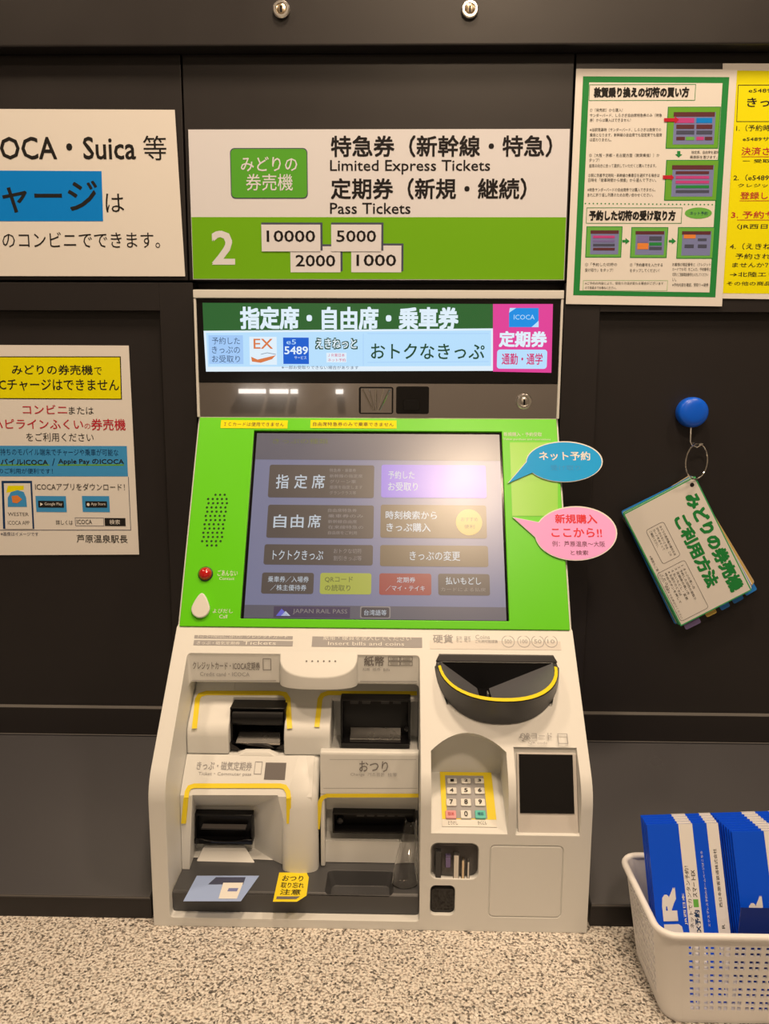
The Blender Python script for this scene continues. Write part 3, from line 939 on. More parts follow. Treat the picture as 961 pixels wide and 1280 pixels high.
b.add([inner[na//2-1], inner[na//2+1], lowR[1], lowL[1]], [[0, 1, 2, 3]], 'black')
b.build('coin_throat', hop)
b = MB(); b.bx((slx0+slx1)/2-0.0006, (slx0+slx1)/2+0.0008, -sfr+0.001, -sfr+0.010, zb-0.001, zb+0.014, 'silver')
tag(b.build('slot_divider', hop), 'silver slot divider')

# keypad
KP = slope((n0[0]-0.0005, n0[1]+0.0002), (n1[0], n1[1]+0.0002))
kp = bpy.data.objects.new('keypad', None); COL.objects.link(kp); kp.location = KP.pp(585, 995)
kp.empty_display_size = 0.02
b = MB()
q = pbx(KP, 551, 966, 617, 1034)
b.box(KP, q[0], q[1], q[2], q[3], 0.0001, 0.0012, 'key_white')
q2 = pbx(KP, 551, 966, 617, 1025)
b.ink(KP, [(q2[0], q2[1]), (q2[2], q2[1]), (q2[2], q2[3]), (q2[0], q2[3])], 0.0014, 'yellow')
q2 = pbx(KP, 557.5, 970.5, 606.5, 1024)
b.ink(KP, [(q2[0], q2[1]), (q2[2], q2[1]), (q2[2], q2[3]), (q2[0], q2[3])], 0.0016, 'label_grey')
b.txt(KP, 'とりけし', 560, 1027, 572, 1032, 0.0015, 'ink')
b.txt(KP, 'かくにん', 597, 1027, 608, 1032, 0.0015, 'ink')
bpy.data.objects.remove(kp)
plate = b.build('keypad', TM)
rows = [(972.5, 979), (984, 992), (998, 1007), (1012.5, 1022.5)]
names = ['1', '2', '3', '4', '5', '6', '7', '8', '9', '取消', '0', '確認']
for i in range(12):
    r_, c_ = divmod(i, 3)
    y0, y1 = rows[r_]
    cx_ = (565, 582.3, 599)[c_] + r_*(c_-1)*0.5
    hw_ = 5.9+0.25*r_
    m = 'key_pink' if i == 9 else 'key_teal' if i == 11 else 'key_white'
    b = MB()
    KT = KP.off(0.004)
    b.prbox(KT, cx_-hw_, y0, cx_+hw_, y1, -0.0032, 0.0, 0.0012, m)
    if len(names[i]) == 1:
        b.txt(KT, names[i], cx_-2.2, y0+1.6, cx_+2.2, y1-1.8, 0.0008, 'ink', 0.01)
    else:
        b.txt(KT, names[i], cx_-3.8, y0+3, cx_+3.8, y1-3, 0.0008, 'ink_red' if i == 9 else 'ink_navy')
    k_ = b.build('key', plate, bevel=0.0007)
    tag(k_, ('pink' if i == 9 else 'teal' if i == 11 else 'white') + ' key marked ' + names[i])

# QR reader
b = MB()
b.txt(US, 'QRコード', 650, 916, 690, 925.5, 0.0006, 'label_grey', 0.005)
b.txt(US, 'QR code', 660, 927, 684, 931, 0.0006, 'label_grey')
b.iframe(US, 697, 917, 709.5, 930, 0.0009, 0.0006, 'label_grey')
b.build('reader_label', TM)
b = MB()
QQ = QP.off(0.001)
q = pbx(QQ, 646, 941, 721, 1041)
b.box(QQ, q[0], q[1], q[2], q[3], 0.0, 0.003, 'cream_frame')
qr = b.build('code_reader', TM, bevel=0.001)
b = MB(); b.pbox(QQ.off(0.003), 649, 943, 716.5, 1016.5, 0.0001, 0.0012, 'black_gloss'); b.build('reader_glass', qr, bevel=0.0003)

# clear window and black window
b = MB()
P = upright(0.268)
b.prbox(P, 540, 1056, 597, 1098, -0.002, -0.0005, 0.007, 'label_dark')
wnd = b.build('return_window', TM)
b = MB()
q = pbx(P, 540, 1056, 597, 1098)
vs = []; fs = []
nu, nv = 14, 10
for j in range(nv+1):
    for i in range(nu+1):
        fu, fv = i/nu, j/nv
        bul = 0.006*math.sin(math.pi*fu)**0.6*math.sin(math.pi*fv)**0.6
        vs.append(P.pt(q[0]+0.002+(q[2]-q[0]-0.004)*fu, q[1]+0.002+(q[3]-q[1]-0.004)*fv, 0.0006+bul))
for j in range(nv):
    for i in range(nu):
        a = j*(nu+1)+i; fs.append([a, a+1, a+nu+2, a+nu+1])
b.add(vs, fs, 'acrylic')
tag(b.build('window_cover', wnd, smooth=180), 'clear bulging cover')
b = MB()  # coloured blocks added to imitate the reflections in the window
for x0, y0, x1, y1, m in ((544, 1060, 551, 1092, 'hopper'), (556, 1066, 563, 1080, 'tab_purple'), (566, 1064, 573, 1094, 'silver'), (576, 1070, 580, 1094, 'brass'), (583, 1072, 586, 1094, 'silver')):
    b.pbox(P, x0, y0, x1, y1, 0.0, 0.0075, m)
b.build('reflection_bits', wnd, bevel=0.0006)
b = MB(); b.prbox(P, 538, 1107.5, 568, 1143.5, -0.002, 0.004, 0.0055, 'black_gloss'); b.build('sensor_window', TM, bevel=0.0006)

# green front panel with the touch screen
GP = GS.off(0.0008)
q_o = (ML+0.0035, GP.at(480, 786)[1], MR-0.0035, GP.at(480, 524.5)[1])
so = pbx(GP, 309.5, 540.5, 631, 775.5)
so = (GP.at(309.5, 657)[0], so[1], GP.at(631, 657)[0], so[3])
b = MB(); b.frame(GP, q_o, so, 0.0, 0.0045, 'green')
GT = GP.off(0.0045)
for r_ in range(13):
    cols = 5 if 0 < r_ < 12 else 3
    y_ = 618.5+5.27*r_
    for c_ in range(cols):
        xx = 277.5-0.75*r_*1.0-0.9 + (c_-(cols-1)/2)*5.75 - (r_ % 2)*1.2 - 3 + (1.5 if r_ == 0 else 0)
        b.idot(GT, xx, y_, 1.5, 1.45, 0.0002, 'hole', n=8)
for s_, x0, y0, x1, y1 in (('ごほうもん', 272, 712.5, 297, 720), ('Interphone', 274, 721.5, 293, 725), ('よびだし', 266, 761, 291, 766.5), ('Call', 274, 768, 284, 773), ('お客様センター呼出', 629.5, 540.5, 677, 545.5), ('Customer support center call', 628.5, 547.5, 686, 551)):
    pass
b.txt(GT, 'ごあんない', 272, 712.5, 297, 720, 0.0003, 'print_white')
b.txt(GT, 'Contact', 274, 721.5, 293, 725, 0.0003, 'print_white')
b.txt(GT, 'よびだし', 266, 761, 291, 766.5, 0.0003, 'print_white')
b.txt(GT, 'Call', 274, 768.5, 284, 773, 0.0003, 'print_white')
b.txt(GT, '新規購入・予約受取', 629.5, 540.5, 677, 545.5, 0.0003, 'print_white')
b.txt(GT, 'Ticket purchase and reservations', 629, 548, 688, 551, 0.0003, 'print_white')
b.build('front_panel', TM, bevel=0.001)
# red call lamp and white drop button
b = MB(); u, v = GT.at(257, 717.5)
b.lathe(GT, u, v, [(0.0096, 0.0), (0.0096, 0.0015), (0.0084, 0.0022)], 'hopper', 24)
b.lathe(GT, u, v, [(0.0084, 0.0018), (0.0080, 0.0040), (0.0064, 0.0062), (0.0040, 0.0075), (0.0014, 0.0080)], 'red_lens', 24)
tag(b.build('call_lamp', TM, smooth=60), 'domed red lamp')
b = MB(); u, v = GT.at(251.5, 761.5)
dr = []
for k in range(32):
    a = 2*math.pi*k/32; r_ = 0.0118
    x_, y_ = r_*math.sin(a), -r_*math.cos(a)
    if y_ > 0.002: y_ += (y_-0.002)*0.85; x_ *= 1-0.35*((y_-0.002)/0.018)
    dr.append((u+x_, v+y_))
b.extr(GT, dr, 0.0, 0.005, 'key_white'); tag(b.build('call_button', TM, bevel=0.0015, seg=3), 'white drop-shaped button')
# two thin yellow label strips above the screen
b = MB()
b.ibox(GT, 276, 525.5, 359.5, 535.5, 0.0004, 'ink_yellow'); b.txt(GT, 'ＩＣカードは使用できません', 280, 528, 355, 533, 0.0006, 'ink_brown')
b.ibox(GT, 388, 525.5, 495.5, 535.5, 0.0004, 'ink_yellow'); b.txt(GT, '自由席特急券のみで乗車できません', 391, 528, 492, 533, 0.0006, 'ink_brown')
tag(b.build('label_strip', TM), 'pair of narrow yellow label strips')
b = MB()
b.ipoly(GT, [(640, 645), (697, 645), (697, 605), (694, 553), (637, 553)], 0.0004, 'film')
b.ipoly(GT, [(640, 600), (697, 600), (696, 585), (639, 585)], 0.0006, 'film')
tag(b.build('clear_tape', TM), 'translucent tape patch beside the screen')
# touch screen
SP = GP.off(0.0012)
b = MB()
b.box(SP, so[0]+0.0002, so[1]+0.0002, so[2]-0.0002, so[3]-0.0002, -0.001, 0.0, 'black_gloss')
TX0, TX1 = so[0]+0.004, so[2]-0.003
b.ink(SP, [(TX0, so[1]+0.001), (TX1, so[1]+0.001), (TX1, so[3]-0.003), (TX0, so[3]-0.003)], 0.0003, 'ui_bg')
b.txt(SP, 'きっぷの種類', 341, 548.5, 410, 555, 0.0007, 'ui_olive')
b.ink(SP, [(TX0, SP.at(400, 575)[1]), (TX1, SP.at(400, 575)[1]), (TX1, so[3]-0.003), (TX0, so[3]-0.003)], 0.0005, 'ui_bar')
b.ink(SP, [(TX0, so[1]+0.001), (TX1, so[1]+0.001), (TX1, SP.at(400, 757)[1]), (TX0, SP.at(400, 757)[1])], 0.0005, 'ui_bar')
H1, H2, H3 = 0.0007, 0.0009, 0.0011
for x0, y0, x1, y1, m in ((336, 581.5, 467.5, 622.5, 'ui_button'), (334, 631.5, 467, 673, 'ui_button'), (330, 681, 466, 706.5, 'ui_button'),
                          (476.5, 581.5, 607.5, 622.5, 'ui_violet'), (475.5, 631.5, 608, 673, 'ui_brown'), (475, 682, 610, 708.5, 'ui_brown'),
                          (327, 716, 392, 742.5, 'ui_button'), (400, 716.5, 464, 743, 'ui_lime'), (474, 717, 539, 744, 'ui_red'), (547.5, 717.5, 612, 744.5, 'ui_button')):
    b.ibox(SP, x0, y0, x1, y1, H1, m, r=0.003)
for s_, xs, y0, y1 in (('指定席', (345, 368, 390), 593.5, 611), ('自由席', (342, 363.5, 385), 643.5, 660)):
    for ch, x0 in zip(s_, xs): b.txt(SP, ch, x0, y0, x0+16, y1, H2, 'ui_text', 0.012)
for k in range(5):
    b.txt(SP, ('特急券・乗車券', '新幹線の指定席', 'グリーン車', '座席を指定します', 'グランクラス等')[k], 412, 586+7*k, 445+(k % 2)*8, 590.5+7*k, H2, 'ui_dim')
    b.txt(SP, ('自由席特急券', '乗車券のみ', '新幹線自由席', '在来線特急の', '自由席をご利用')[k], 410, 636+7*k, 446+(k % 2)*8, 640.5+7*k, H2, 'ui_dim')
b.txt(SP, 'トクトクきっぷ', 341, 688, 404, 700, H2, 'ui_text', 0.005)
b.txt(SP, 'おトクな切符', 417, 686, 452, 692, H2, 'ui_dim'); b.txt(SP, '割引きっぷ等', 417, 695, 452, 701, H2, 'ui_dim')
b.txt(SP, '予約した', 485, 589, 518, 599, H2, 'ui_text', 0.01); b.txt(SP, 'お受取り', 485, 603, 522, 614, H2, 'ui_text', 0.01)
b.txt(SP, '時刻検索から', 482, 639, 546, 649.5, H2, 'ui_text', 0.012)
b.txt(SP, 'きっぷ購入', 483, 654, 538, 665, H2, 'ui_text', 0.012)
b.idot(SP, 586, 653, 16.5, 16.5, H2, 'ui_gold', n=28)
b.txt(SP, 'おすすめ', 576, 647, 597, 652, H3, 'ui_brown'); b.txt(SP, '便利', 580, 656, 593, 661, H3, 'ui_brown')
b.txt(SP, 'きっぷの変更', 512, 689, 575, 701, H2, 'ui_text', 0.005)
b.txt(SP, '乗車券／入場券', 335, 720.5, 386, 728, H2, 'ui_text'); b.txt(SP, '／株主優待券', 338, 731, 383, 738.5, H2, 'ui_text')
b.txt(SP, 'QRコード', 406, 721, 441, 728.5, H2, 'ui_olive', 0.015); b.txt(SP, 'の読取り', 406, 731, 438, 739, H2, 'ui_olive', 0.015)
b.txt(SP, '定期券', 496, 721.5, 519, 728.5, H2, 'ui_text'); b.txt(SP, '／マイ・テイキ', 482, 732, 531, 739, H2, 'ui_text')
b.txt(SP, '払いもどし', 557, 721.5, 601, 731, H2, 'ui_text', 0.008); b.txt(SP, 'カードによる払戻', 551, 734.5, 607, 739.5, H2, 'ui_dim')
b.ibox(SP, 342, 758.5, 437.5, 772.5, H1, 'ui_navy')
b.ipoly(SP, [(345, 770), (352, 761), (361, 770)], H2, 'ui_link'); b.ipoly(SP, [(351, 770), (357, 764), (363, 770)], H2, 'ui_text')
b.txt(SP, 'JAPAN RAIL PASS', 366, 761.5, 434, 768.5, H2, 'ui_dim')
b.ibox(SP, 450, 758, 488, 773, H1, 'ui_dim', r=0.002); b.ibox(SP, 451.5, 759.5, 486.5, 772, H2, 'ui_dark', r=0.002)
b.txt(SP, '台湾語等', 455, 762.5, 483, 769.5, H3, 'ui_text')
b.build('touch_screen', TM, smooth=0)

# header display
DP = upright(0.0045)
b = MB()
zt0, zt1 = DP.at(475, 479)[1], 0.7475
b.bx(ML, MR, -0.0155, -0.0042, zt1-0.010, zt1+0.001, 'cream')
b.bx(ML, ML+0.0035, -0.0145, -0.0042, 0.5775, zt1-0.010, 'cream')
b.bx(MR-0.0035, MR, -0.0145, -0.0042, 0.5775, zt1-0.010, 'cream')
b.build('display_surround', TM, bevel=0.001)
hx0, hx1 = ML+0.0036, MR-0.0036
b = MB()
b.bx(hx0, hx1, -0.0125, -0.0042, zt0, zt1-0.0102, 'black_gloss')
DF = upright(0.0127)
h0, h1, h2 = 0.0002, 0.0005, 0.0008
def lquad(pix, h, m): b.ipoly(DF, pix, h, m)
lquad([(253, 378.5), (616, 380), (616, 410.5), (254.5, 413.5)], h0, 'lcd_green')
lquad([(254.5, 413.5), (616, 410.5), (616, 463.5), (257.5, 464.5)], h0, 'lcd_white')
lquad([(257.5, 416), (613.5, 413), (613.5, 457.5), (260, 458.5)], h0+0.0001, 'lcd_ice')
lquad([(616, 380), (691, 380), (689, 466), (616, 464.5)], h0, 'lcd_pink')
b.txt(DF, '指定席・自由席・乗車券', 300, 383.5, 573, 412, h1, 'lcd_white', 0.045)
b.ibox(DF, 261, 419, 304, 455, h1, 'lcd_box')
for k, s_ in enumerate(('予約した', 'きっぷの', 'お受取り')):
    b.txt(DF, s_, 265, 421.5+11.3*k, 300, 430.5+11.3*k, h2, 'lcd_text', 0.004)
b.ibox(DF, 312, 421, 346, 456, h1, 'lcd_white')
b.txt(DF, 'EX', 317, 423.5, 341, 436, h2, 'lcd_orange', 0.01)
b.ipoly(DF, [(314, 446), (322, 449.5), (345, 444), (340, 449), (326, 453.5), (315, 452)], h2, 'lcd_orange')
b.iline(DF, [(326, 443), (334, 441), (345, 443)], 0.0006, h2, 'lcd_text')
b.ibox(DF, 354, 422, 386, 455, h1, 'lcd_blue')
b.txt(DF, '5489', 355.5, 433, 385, 443, h2, 'lcd_white', 0.02); b.txt(DF, 'サービス', 368, 445, 383, 449, h2, 'lcd_white')
b.txt(DF, 'e5', 358, 424.5, 370, 430.5, h2, 'lcd_ice')
b.txt(DF, 'えきねっと', 393.5, 422, 447, 437, h1, 'lcd_forest', 0.11)
b.txt(DF, 'えきねっと', 395, 423.5, 445.5, 435.5, h2, 'lcd_white', 0.02)
b.ibox(DF, 408, 441, 433, 453, h1, 'lcd_white'); b.txt(DF, 'ＪＲ東日本', 410, 442, 431, 446, h2, 'lcd_magenta'); b.txt(DF, 'ネット予約', 410, 448, 432, 452, h2, 'lcd_magenta')
b.txt(DF, '※一部お受取りできない場合があります', 352, 457.2, 448, 461.5, h2, 'lcd_text')
b.iline(DF, [(454, 417), (454, 457)], 0.0006, h1, 'lcd_box'); b.iline(DF, [(459, 417), (611, 417)], 0.0006, h1, 'lcd_box'); b.iline(DF, [(459, 453), (611, 452)], 0.0006, h1, 'lcd_box')
b.txt(DF, 'おトクなきっぷ', 463.5, 429.5, 605.5, 449, h1, 'lcd_forest', 0.012)
b.ipoly(DF, [(638, 385), (673, 385), (673, 400), (669, 409), (636, 409), (636, 392)], h1, 'lcd_sky')
b.ipoly(DF, [(636, 391), (645, 385), (637, 385)], h2, 'lcd_ice'); b.ipoly(DF, [(664, 409), (673, 401), (673, 409)], h2, 'lcd_ice')
b.txt(DF, 'ICOCA', 642, 393.5, 668, 399.5, h2, 'lcd_ice')
b.txt(DF, '定期券', 623.5, 414, 683.5, 434, h1, 'lcd_white', 0.045)
b.ibox(DF, 621, 437, 683.5, 461, h1, 'lcd_ice', r=0.004)
b.txt(DF, '通勤・通学', 627, 441.5, 678, 456, h2, 'lcd_magenta', 0.018)
b.build('header_display', TM, smooth=0)
# mirror strip
b = MB()
zb_ = DP.at(475, 522)[1]
b.bx(hx0, hx1, -0.0120, -0.0042, zb_, zt0-0.0006, 'mirror_strip')
b.bx(hx0, hx1, -0.0128, -0.0042, zb_-0.003, zb_, 'cream_frame')
mstrip = b.build('mirror_strip', TM)
MP = upright(0.0120)
b = MB()
b.prbox(MP, 448.5, 483.5, 491.5, 517.5, 0.0, 0.0012, 0.003, 'black')
q = pbx(MP, 451, 485.5, 489.5, 516)
b.ink(MP, [(q[0], q[1]), (q[2], q[1]), (q[2], q[3]), (q[0], q[3])], 0.0014, 'mirror_strip')
um, vm = MP.at(470, 512)
for k, (px, py) in enumerate(((453, 487), (487, 487), (470, 486), (461, 487), (479, 487))):
    b.tube([MP.pp(px, py, 0.002), MP.pp(470+(px-470)*0.25, 513, 0.004)], 0.0012, 'chrome', 6)
b.build('sensor_window', mstrip)
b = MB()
b.prbox(MP, 495, 483, 536, 517.5, 0.0, 0.004, 0.003, 'black_gloss'); b.prbox(MP.off(0.004), 504, 499, 524, 513, 0.0, 0.002, 0.002, 'black')  # black box added in place of the phone's reflection in the strip
b.build('phone_reflection', mstrip, bevel=0.0008)
def cam_lock(b, P, u, v, r, m='silver'):
    b.lathe(P, u, v, [(r, 0.0), (r, r*0.35), (r*0.88, r*0.5), (r*0.62, r*0.5), (r*0.60, r*0.32)], m, 26)
    b.lathe(P, u, v, [(r*0.58, 0.0), (r*0.58, r*0.40), (r*0.5, r*0.46)], m, 22)
    b.extr(P, rr(u-r*0.12, v-r*0.42, u+r*0.12, v+r*0.3, r*0.1), r*0.44, r*0.47, 'black')
b = MB(); cam_lock(b, MP, *MP.at(654.5, 502), 0.0108); b.build('lock', mstrip, smooth=40)

# ------------------------------------------------------------------ locks in the wall header
HP = upright(0.022)
for px, lab in ((352, 'small round keyed lock in the black wall header, left of the two'), (587, 'small round keyed lock in the black wall header, right of the two')):
    u, v = HP.at(px, 13)
    t = thing('panel_lock', HP.pt(u, v), lab, 'lock', 'locks in the wall header')
    b = MB(); r = 0.0108
    b.lathe(HP, u, v, [(r, 0.0), (r, 0.004), (r*0.88, 0.0055), (r*0.64, 0.0055), (r*0.62, 0.004)], 'silver', 26); b.build('rim', t, smooth=40)
    b = MB(); b.lathe(HP, u, v, [(r*0.6, 0.001), (r*0.6, 0.0046), (r*0.5, 0.0052)], 'brass', 22); pl = b.build('plug', t, smooth=40)
    b = MB(); b.extr(HP, rr(u-r*0.13, v-r*0.42, u+r*0.13, v+r*0.3, r*0.1), 0.0051, 0.0056, 'black'); b.build('keyhole', pl)

# ------------------------------------------------------------------ sign board
SG = upright(0.003)
b = MB()
sg = (-0.2711, 0.7636, 0.2323, 0.9553)
b.box(W0, sg[0], sg[1], sg[2], sg[3], 0.0004, 0.003, 'sign_white')
vsplit = SG.at(475, 271.5)[1]
b.ink(SG, [(sg[0]+0.0006, sg[1]+0.0006), (sg[2]-0.0006, sg[1]+0.0006), (sg[2]-0.0006, vsplit), (sg[0]+0.0006, vsplit)], 0.0002, 'sign_green')
b.ibox(SG, 288, 185, 384.5, 248.5, 0.0002, 'ink_screen_dark', r=0.006); b.ibox(SG, 289, 186.2, 383.5, 247.3, 0.0004, 'sign_badge', r=0.0055)
b.txt(SG, 'みどりの', 301, 196, 371.5, 214.5, 0.0006, 'sign_white', 0.008); b.txt(SG, '券売機', 307.5, 217.5, 366, 238.5, 0.0006, 'sign_white', 0.006)
b.txt(SG, '特急券（新幹線・特急）', 413.5, 169, 690, 196.5, 0.0003, 'sign_text', 0.024)
b.txt(SG, 'Limited Express Tickets', 412.5, 200, 612.5, 218, 0.0003, 'sign_text', 0.008)
b.txt(SG, '定期券（新規・継続）', 413.5, 222.5, 658, 249.5, 0.0003, 'sign_text', 0.024)
b.txt(SG, 'Pass Tickets', 412.5, 253.5, 513, 267.5, 0.0003, 'sign_text', 0.008)
b.txt(SG, '2', 264.5, 288.5, 293.5, 331, 0.0005, 'sign_white', 0.022)
for s_, x0, y0, x1, y1, hh in (('2000', 363, 308, 425.5, 340.5, 0), ('1000', 439, 307, 501.5, 340.5, 0), ('10000', 327, 281, 400.5, 314.5, 1), ('5000', 414, 281, 476.5, 314.5, 1)):
    k = 0.0004+0.0006*hh
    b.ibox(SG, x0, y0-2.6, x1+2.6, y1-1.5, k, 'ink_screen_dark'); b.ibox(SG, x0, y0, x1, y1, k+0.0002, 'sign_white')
    b.txt(SG, s_, x0+6.5, (y0+y1)/2-7.5+(1 if not hh else -1)*2, x1-6.5, (y0+y1)/2+7+(1 if not hh else -1)*2, k+0.0004, 'sign_text', 0.012)
tag(b.build('sign_board'), 'wide white and green sign board on the wall above the ticket machine', 'sign')

# ------------------------------------------------------------------ posters
def sheet(b, plane, corners, th, m='paper'):
    b.extr(plane, [plane.at(*p) for p in corners], 0.0, th, m)
# upper left notice
PL = upright(0.0015)
b = MB()
xl = W0.at(231, 340)[0]
sheet(b, PL, [(-86, 345), (231.5, 345.5), (218.5, 137.5), (-92, 136)], 0.0008)
PT_ = PL.off(0.0008)
b.txt(PT_, 'OCA・Suica', 0, 171, 169.5, 199.5, 0.0003, 'ink', 0.014); b.txt(PT_, 'IC', -32, 171, -4, 199.5, 0.0003, 'ink', 0.004); b.txt(PT_, '等', 179, 169.5, 208, 200.5, 0.0003, 'ink', 0.002)
b.ipoly(PT_, [(-40, 276.5), (129, 276.5), (127, 214), (-40, 213)], 0.0003, 'ink_blue')
b.txt(PT_, 'ャージ', 3, 226, 122, 266, 0.0005, 'ink', 0.012); b.txt(PT_, 'チ', -38, 223, 0, 266, 0.0005, 'ink', 0.012)
b.txt(PT_, 'は', 132, 242, 155, 265.5, 0.0003, 'ink', 0.004)
b.txt(PT_, 'のコンビニでできます。', 3, 290, 200, 310, 0.0003, 'ink', 0.004); b.txt(PT_, 'お近く', -62, 290, -2, 310, 0.0003, 'ink', 0.004)
tag(b.build('poster'), 'white notice with a blue highlighted word on the wall left of the sign board', 'poster')

# lower left notice, on the recessed field
PN = upright(-REC+0.0012)
b = MB()
sheet(b, PN, [(-40, 694), (174, 693), (161, 432), (-45, 431)], 0.0007)
PN = PN.off(0.0007)
b.ipoly(PN, [(-40, 498.5), (152.5, 499.5), (151, 445.5), (-40, 445.5)], 0.0002, 'ink'); b.ipoly(PN, [(-40, 497.3), (151.3, 498.3), (149.8, 446.8), (-40, 446.8)], 0.0004, 'ink_yellow')
b.txt(PN, 'みどりの券売機', 15, 456, 116, 468.5, 0.0006, 'ink', 0.012); b.txt(PN, 'で', 118, 459, 127.5, 468.5, 0.0006, 'ink', 0.004)
b.txt(PN, 'Cチャージはできません', -1, 474, 149, 488.5, 0.0006, 'ink', 0.010); b.txt(PN, 'I', -8, 474, -5, 488.5, 0.0006, 'ink', 0.01)
b.txt(PN, 'コンビニ', 28.5, 506, 84, 517.5, 0.0003, 'ink_red', 0.008); b.txt(PN, 'または', 86, 508.5, 117, 518, 0.0003, 'ink', 0.004)
b.txt(PN, 'ハピラインふくい', -9, 524, 104, 536.5, 0.0003, 'ink_red', 0.008); b.txt(PN, 'の', 105.5, 529.5, 113, 536, 0.0003, 'ink_red'); b.txt(PN, '券売機', 114, 523.5, 157, 538, 0.0003, 'ink_red', 0.012)
b.txt(PN, 'をご利用ください', 33, 541, 117, 552, 0.0003, 'ink', 0.004)
b.ipoly(PN, [(-40, 595.5), (160, 595.5), (158.5, 557.5), (-40, 557)], 0.0002, 'ink_band')
b.txt(PN, 'お持ちのモバイル端末でチャージや乗車が可能な', -6, 561, 148, 569.5, 0.0004, 'ink_navy')
b.iline(PN, [(-20, 581.2), (62, 581.2)], 0.002, 0.0003, 'ink_lime'); b.iline(PN, [(72, 581.2), (155, 581.2)], 0.002, 0.0003, 'ink_lime')
b.txt(PN, 'モバイルICOCA', -8, 573.5, 60, 581, 0.0005, 'ink', 0.014); b.txt(PN, '/', 65, 573, 69, 582, 0.0005, 'ink_navy'); b.txt(PN, 'Apple Pay のICOCA', 73, 573.5, 155, 581.5, 0.0005, 'ink', 0.014)
b.txt(PN, 'のご利用が便利です！', -2, 585.5, 66, 592, 0.0004, 'ink_navy')
b.iline(PN, [(160.5, 596), (163.5, 662.5), (-30, 662.5)], 0.0008, 0.0003, 'ink_screen_dark')
b.txt(PN, 'ICOCAアプリをダウンロード！', 44, 604, 156, 613, 0.0004, 'ink')
b.ibox(PN, 45, 620, 83, 640, 0.0003, 'ink_band'); b.ibox(PN, 103, 620, 137, 640, 0.0003, 'ink_band')
b.ibox(PN, 48, 626, 80, 634.5, 0.0005, 'ink', r=0.001); b.txt(PN, 'Google Play', 56, 628, 78, 632.5, 0.0007, 'paper'); b.ipoly(PN, [(50.5, 632.5), (50.5, 628), (54, 630.2)], 0.0007, 'paper')
b.ibox(PN, 107, 626.5, 134, 634.5, 0.0005, 'ink', r=0.001); b.txt(PN, 'App Store', 114, 628, 132, 632.5, 0.0007, 'paper'); b.idot(PN, 110.5, 630.5, 1.8, 2, 0.0007, 'paper')
b.txt(PN, '詳しくは', 70, 650, 91, 656, 0.0004, 'ink')
b.iframe(PN, 94, 647, 130, 657.5, 0.0006, 0.0003, 'ink_screen_dark'); b.txt(PN, 'ICOCA', 96, 649.5, 115, 655, 0.0004, 'ink')
b.ibox(PN, 131, 647.5, 157, 657.5, 0.0004, 'ink'); b.txt(PN, '検索', 137, 649.5, 150, 655.5, 0.0006, 'paper')
# phone drawing
b.ipoly(PN, [(4, 661), (43, 661), (40, 601), (2, 601)], 0.0003, 'ink_navy'); b.ipoly(PN, [(7, 661), (41, 661), (38, 604), (5, 604)], 0.0005, 'paper')
b.ipoly(PN, [(8, 616), (30, 612), (30, 607), (10, 607)], 0.0006, 'ink_yellow')
b.ipoly(PN, [(10, 633.5), (34, 633.5), (33, 622), (30, 615), (22, 612.5), (14, 615), (10, 622)], 0.0007, 'ink_band')
b.ipoly(PN, [(16, 628), (22, 629), (28, 624), (22, 619), (15, 620)], 0.0009, 'ink_orange')
b.txt(PN, 'WESTER', 10, 640.5, 36, 645, 0.0006, 'ink'); b.txt(PN, 'ICOCA APP', 10, 651, 37, 656, 0.0006, 'ink')
b.txt(PN, '※画像はイメージです', 1, 665, 48, 670, 0.0003, 'ink_screen_dark')
b.txt(PN, '芦原温泉駅長', 96, 668.5, 159.5, 678.5, 0.0003, 'ink', 0.006)
tag(b.build('notice'), 'white notice with yellow headline box, on the dark panel left of the machine', 'poster')

# green bordered how-to poster and the yellow one behind it
PY = upright(0.0012)
b = MB()
sheet(b, PY, [(894, 373), (1095, 376), (1108, 80), (903, 79.5)], 0.0006)
PY = PY.off(0.0006)
b.ipoly(PY, [(890, 366.5), (1085, 368), (1097, 90), (905, 88)], 0.0002, 'ink_yellow')
b.iline(PY, [(1090, 106), (922.5, 106.5), (920.5, 152), (1088, 152)], 0.0007, 0.0004, 'ink')
b.txt(PY, 'e5489でご予約', 935.5, 110, 1010, 116, 0.0004, 'ink')
b.txt(PY, 'きっぷのお受取り', 933.5, 121.5, 1060, 134, 0.0004, 'ink', 0.014)
for s_, x0, y0, x1, y1, m in (('1.（予約時にクレジットカードで）', 920, 156, 1060, 164, 'ink'), ('e5489サービス・ネット予約', 928, 171, 1050, 176.5, 'ink'), ('決済された方', 926.5, 184, 1000, 194, 'ink_red'), ('ー 受取に必要なもの', 928, 199, 1030, 203.5, 'ink'),
                              ('2.（e5489サービスをご利用）', 916.5, 218, 1050, 226, 'ink'), ('クレジットカード登録済', 922, 229.5, 1030, 234, 'ink'), ('登録した電話番号', 925, 240, 1020, 249, 'ink_red'), ('3. 予約サイトの番号', 913.5, 264, 1040, 273, 'ink_red'), ('（JR西日本 ネット予約', 921, 280, 1040, 287, 'ink'),
                              ('4.（えきねっとご利用の方）', 912, 304, 1045, 312, 'ink'), ('予約された区間に含まれ', 919, 317, 1040, 324, 'ink'), ('ませんか？', 915, 328.5, 960, 334, 'ink'), ('→北陸エリアを含んだ', 912, 340, 1030, 346, 'ink'), ('その他の商品を受け取りの場合', 908, 352, 1040, 357, 'ink')):
    b.txt(PY, s_, x0, y0, x1, y1, 0.0004, m, 0.01 if m == 'ink_red' else 0.005)
for x0, y0, x1 in ((926.5, 196, 1000), (924, 251, 1020), (921, 275, 1040)):
    b.iline(PY, [(x0, y0), (x1, y0)], 0.0007, 0.0004, 'ink_red')
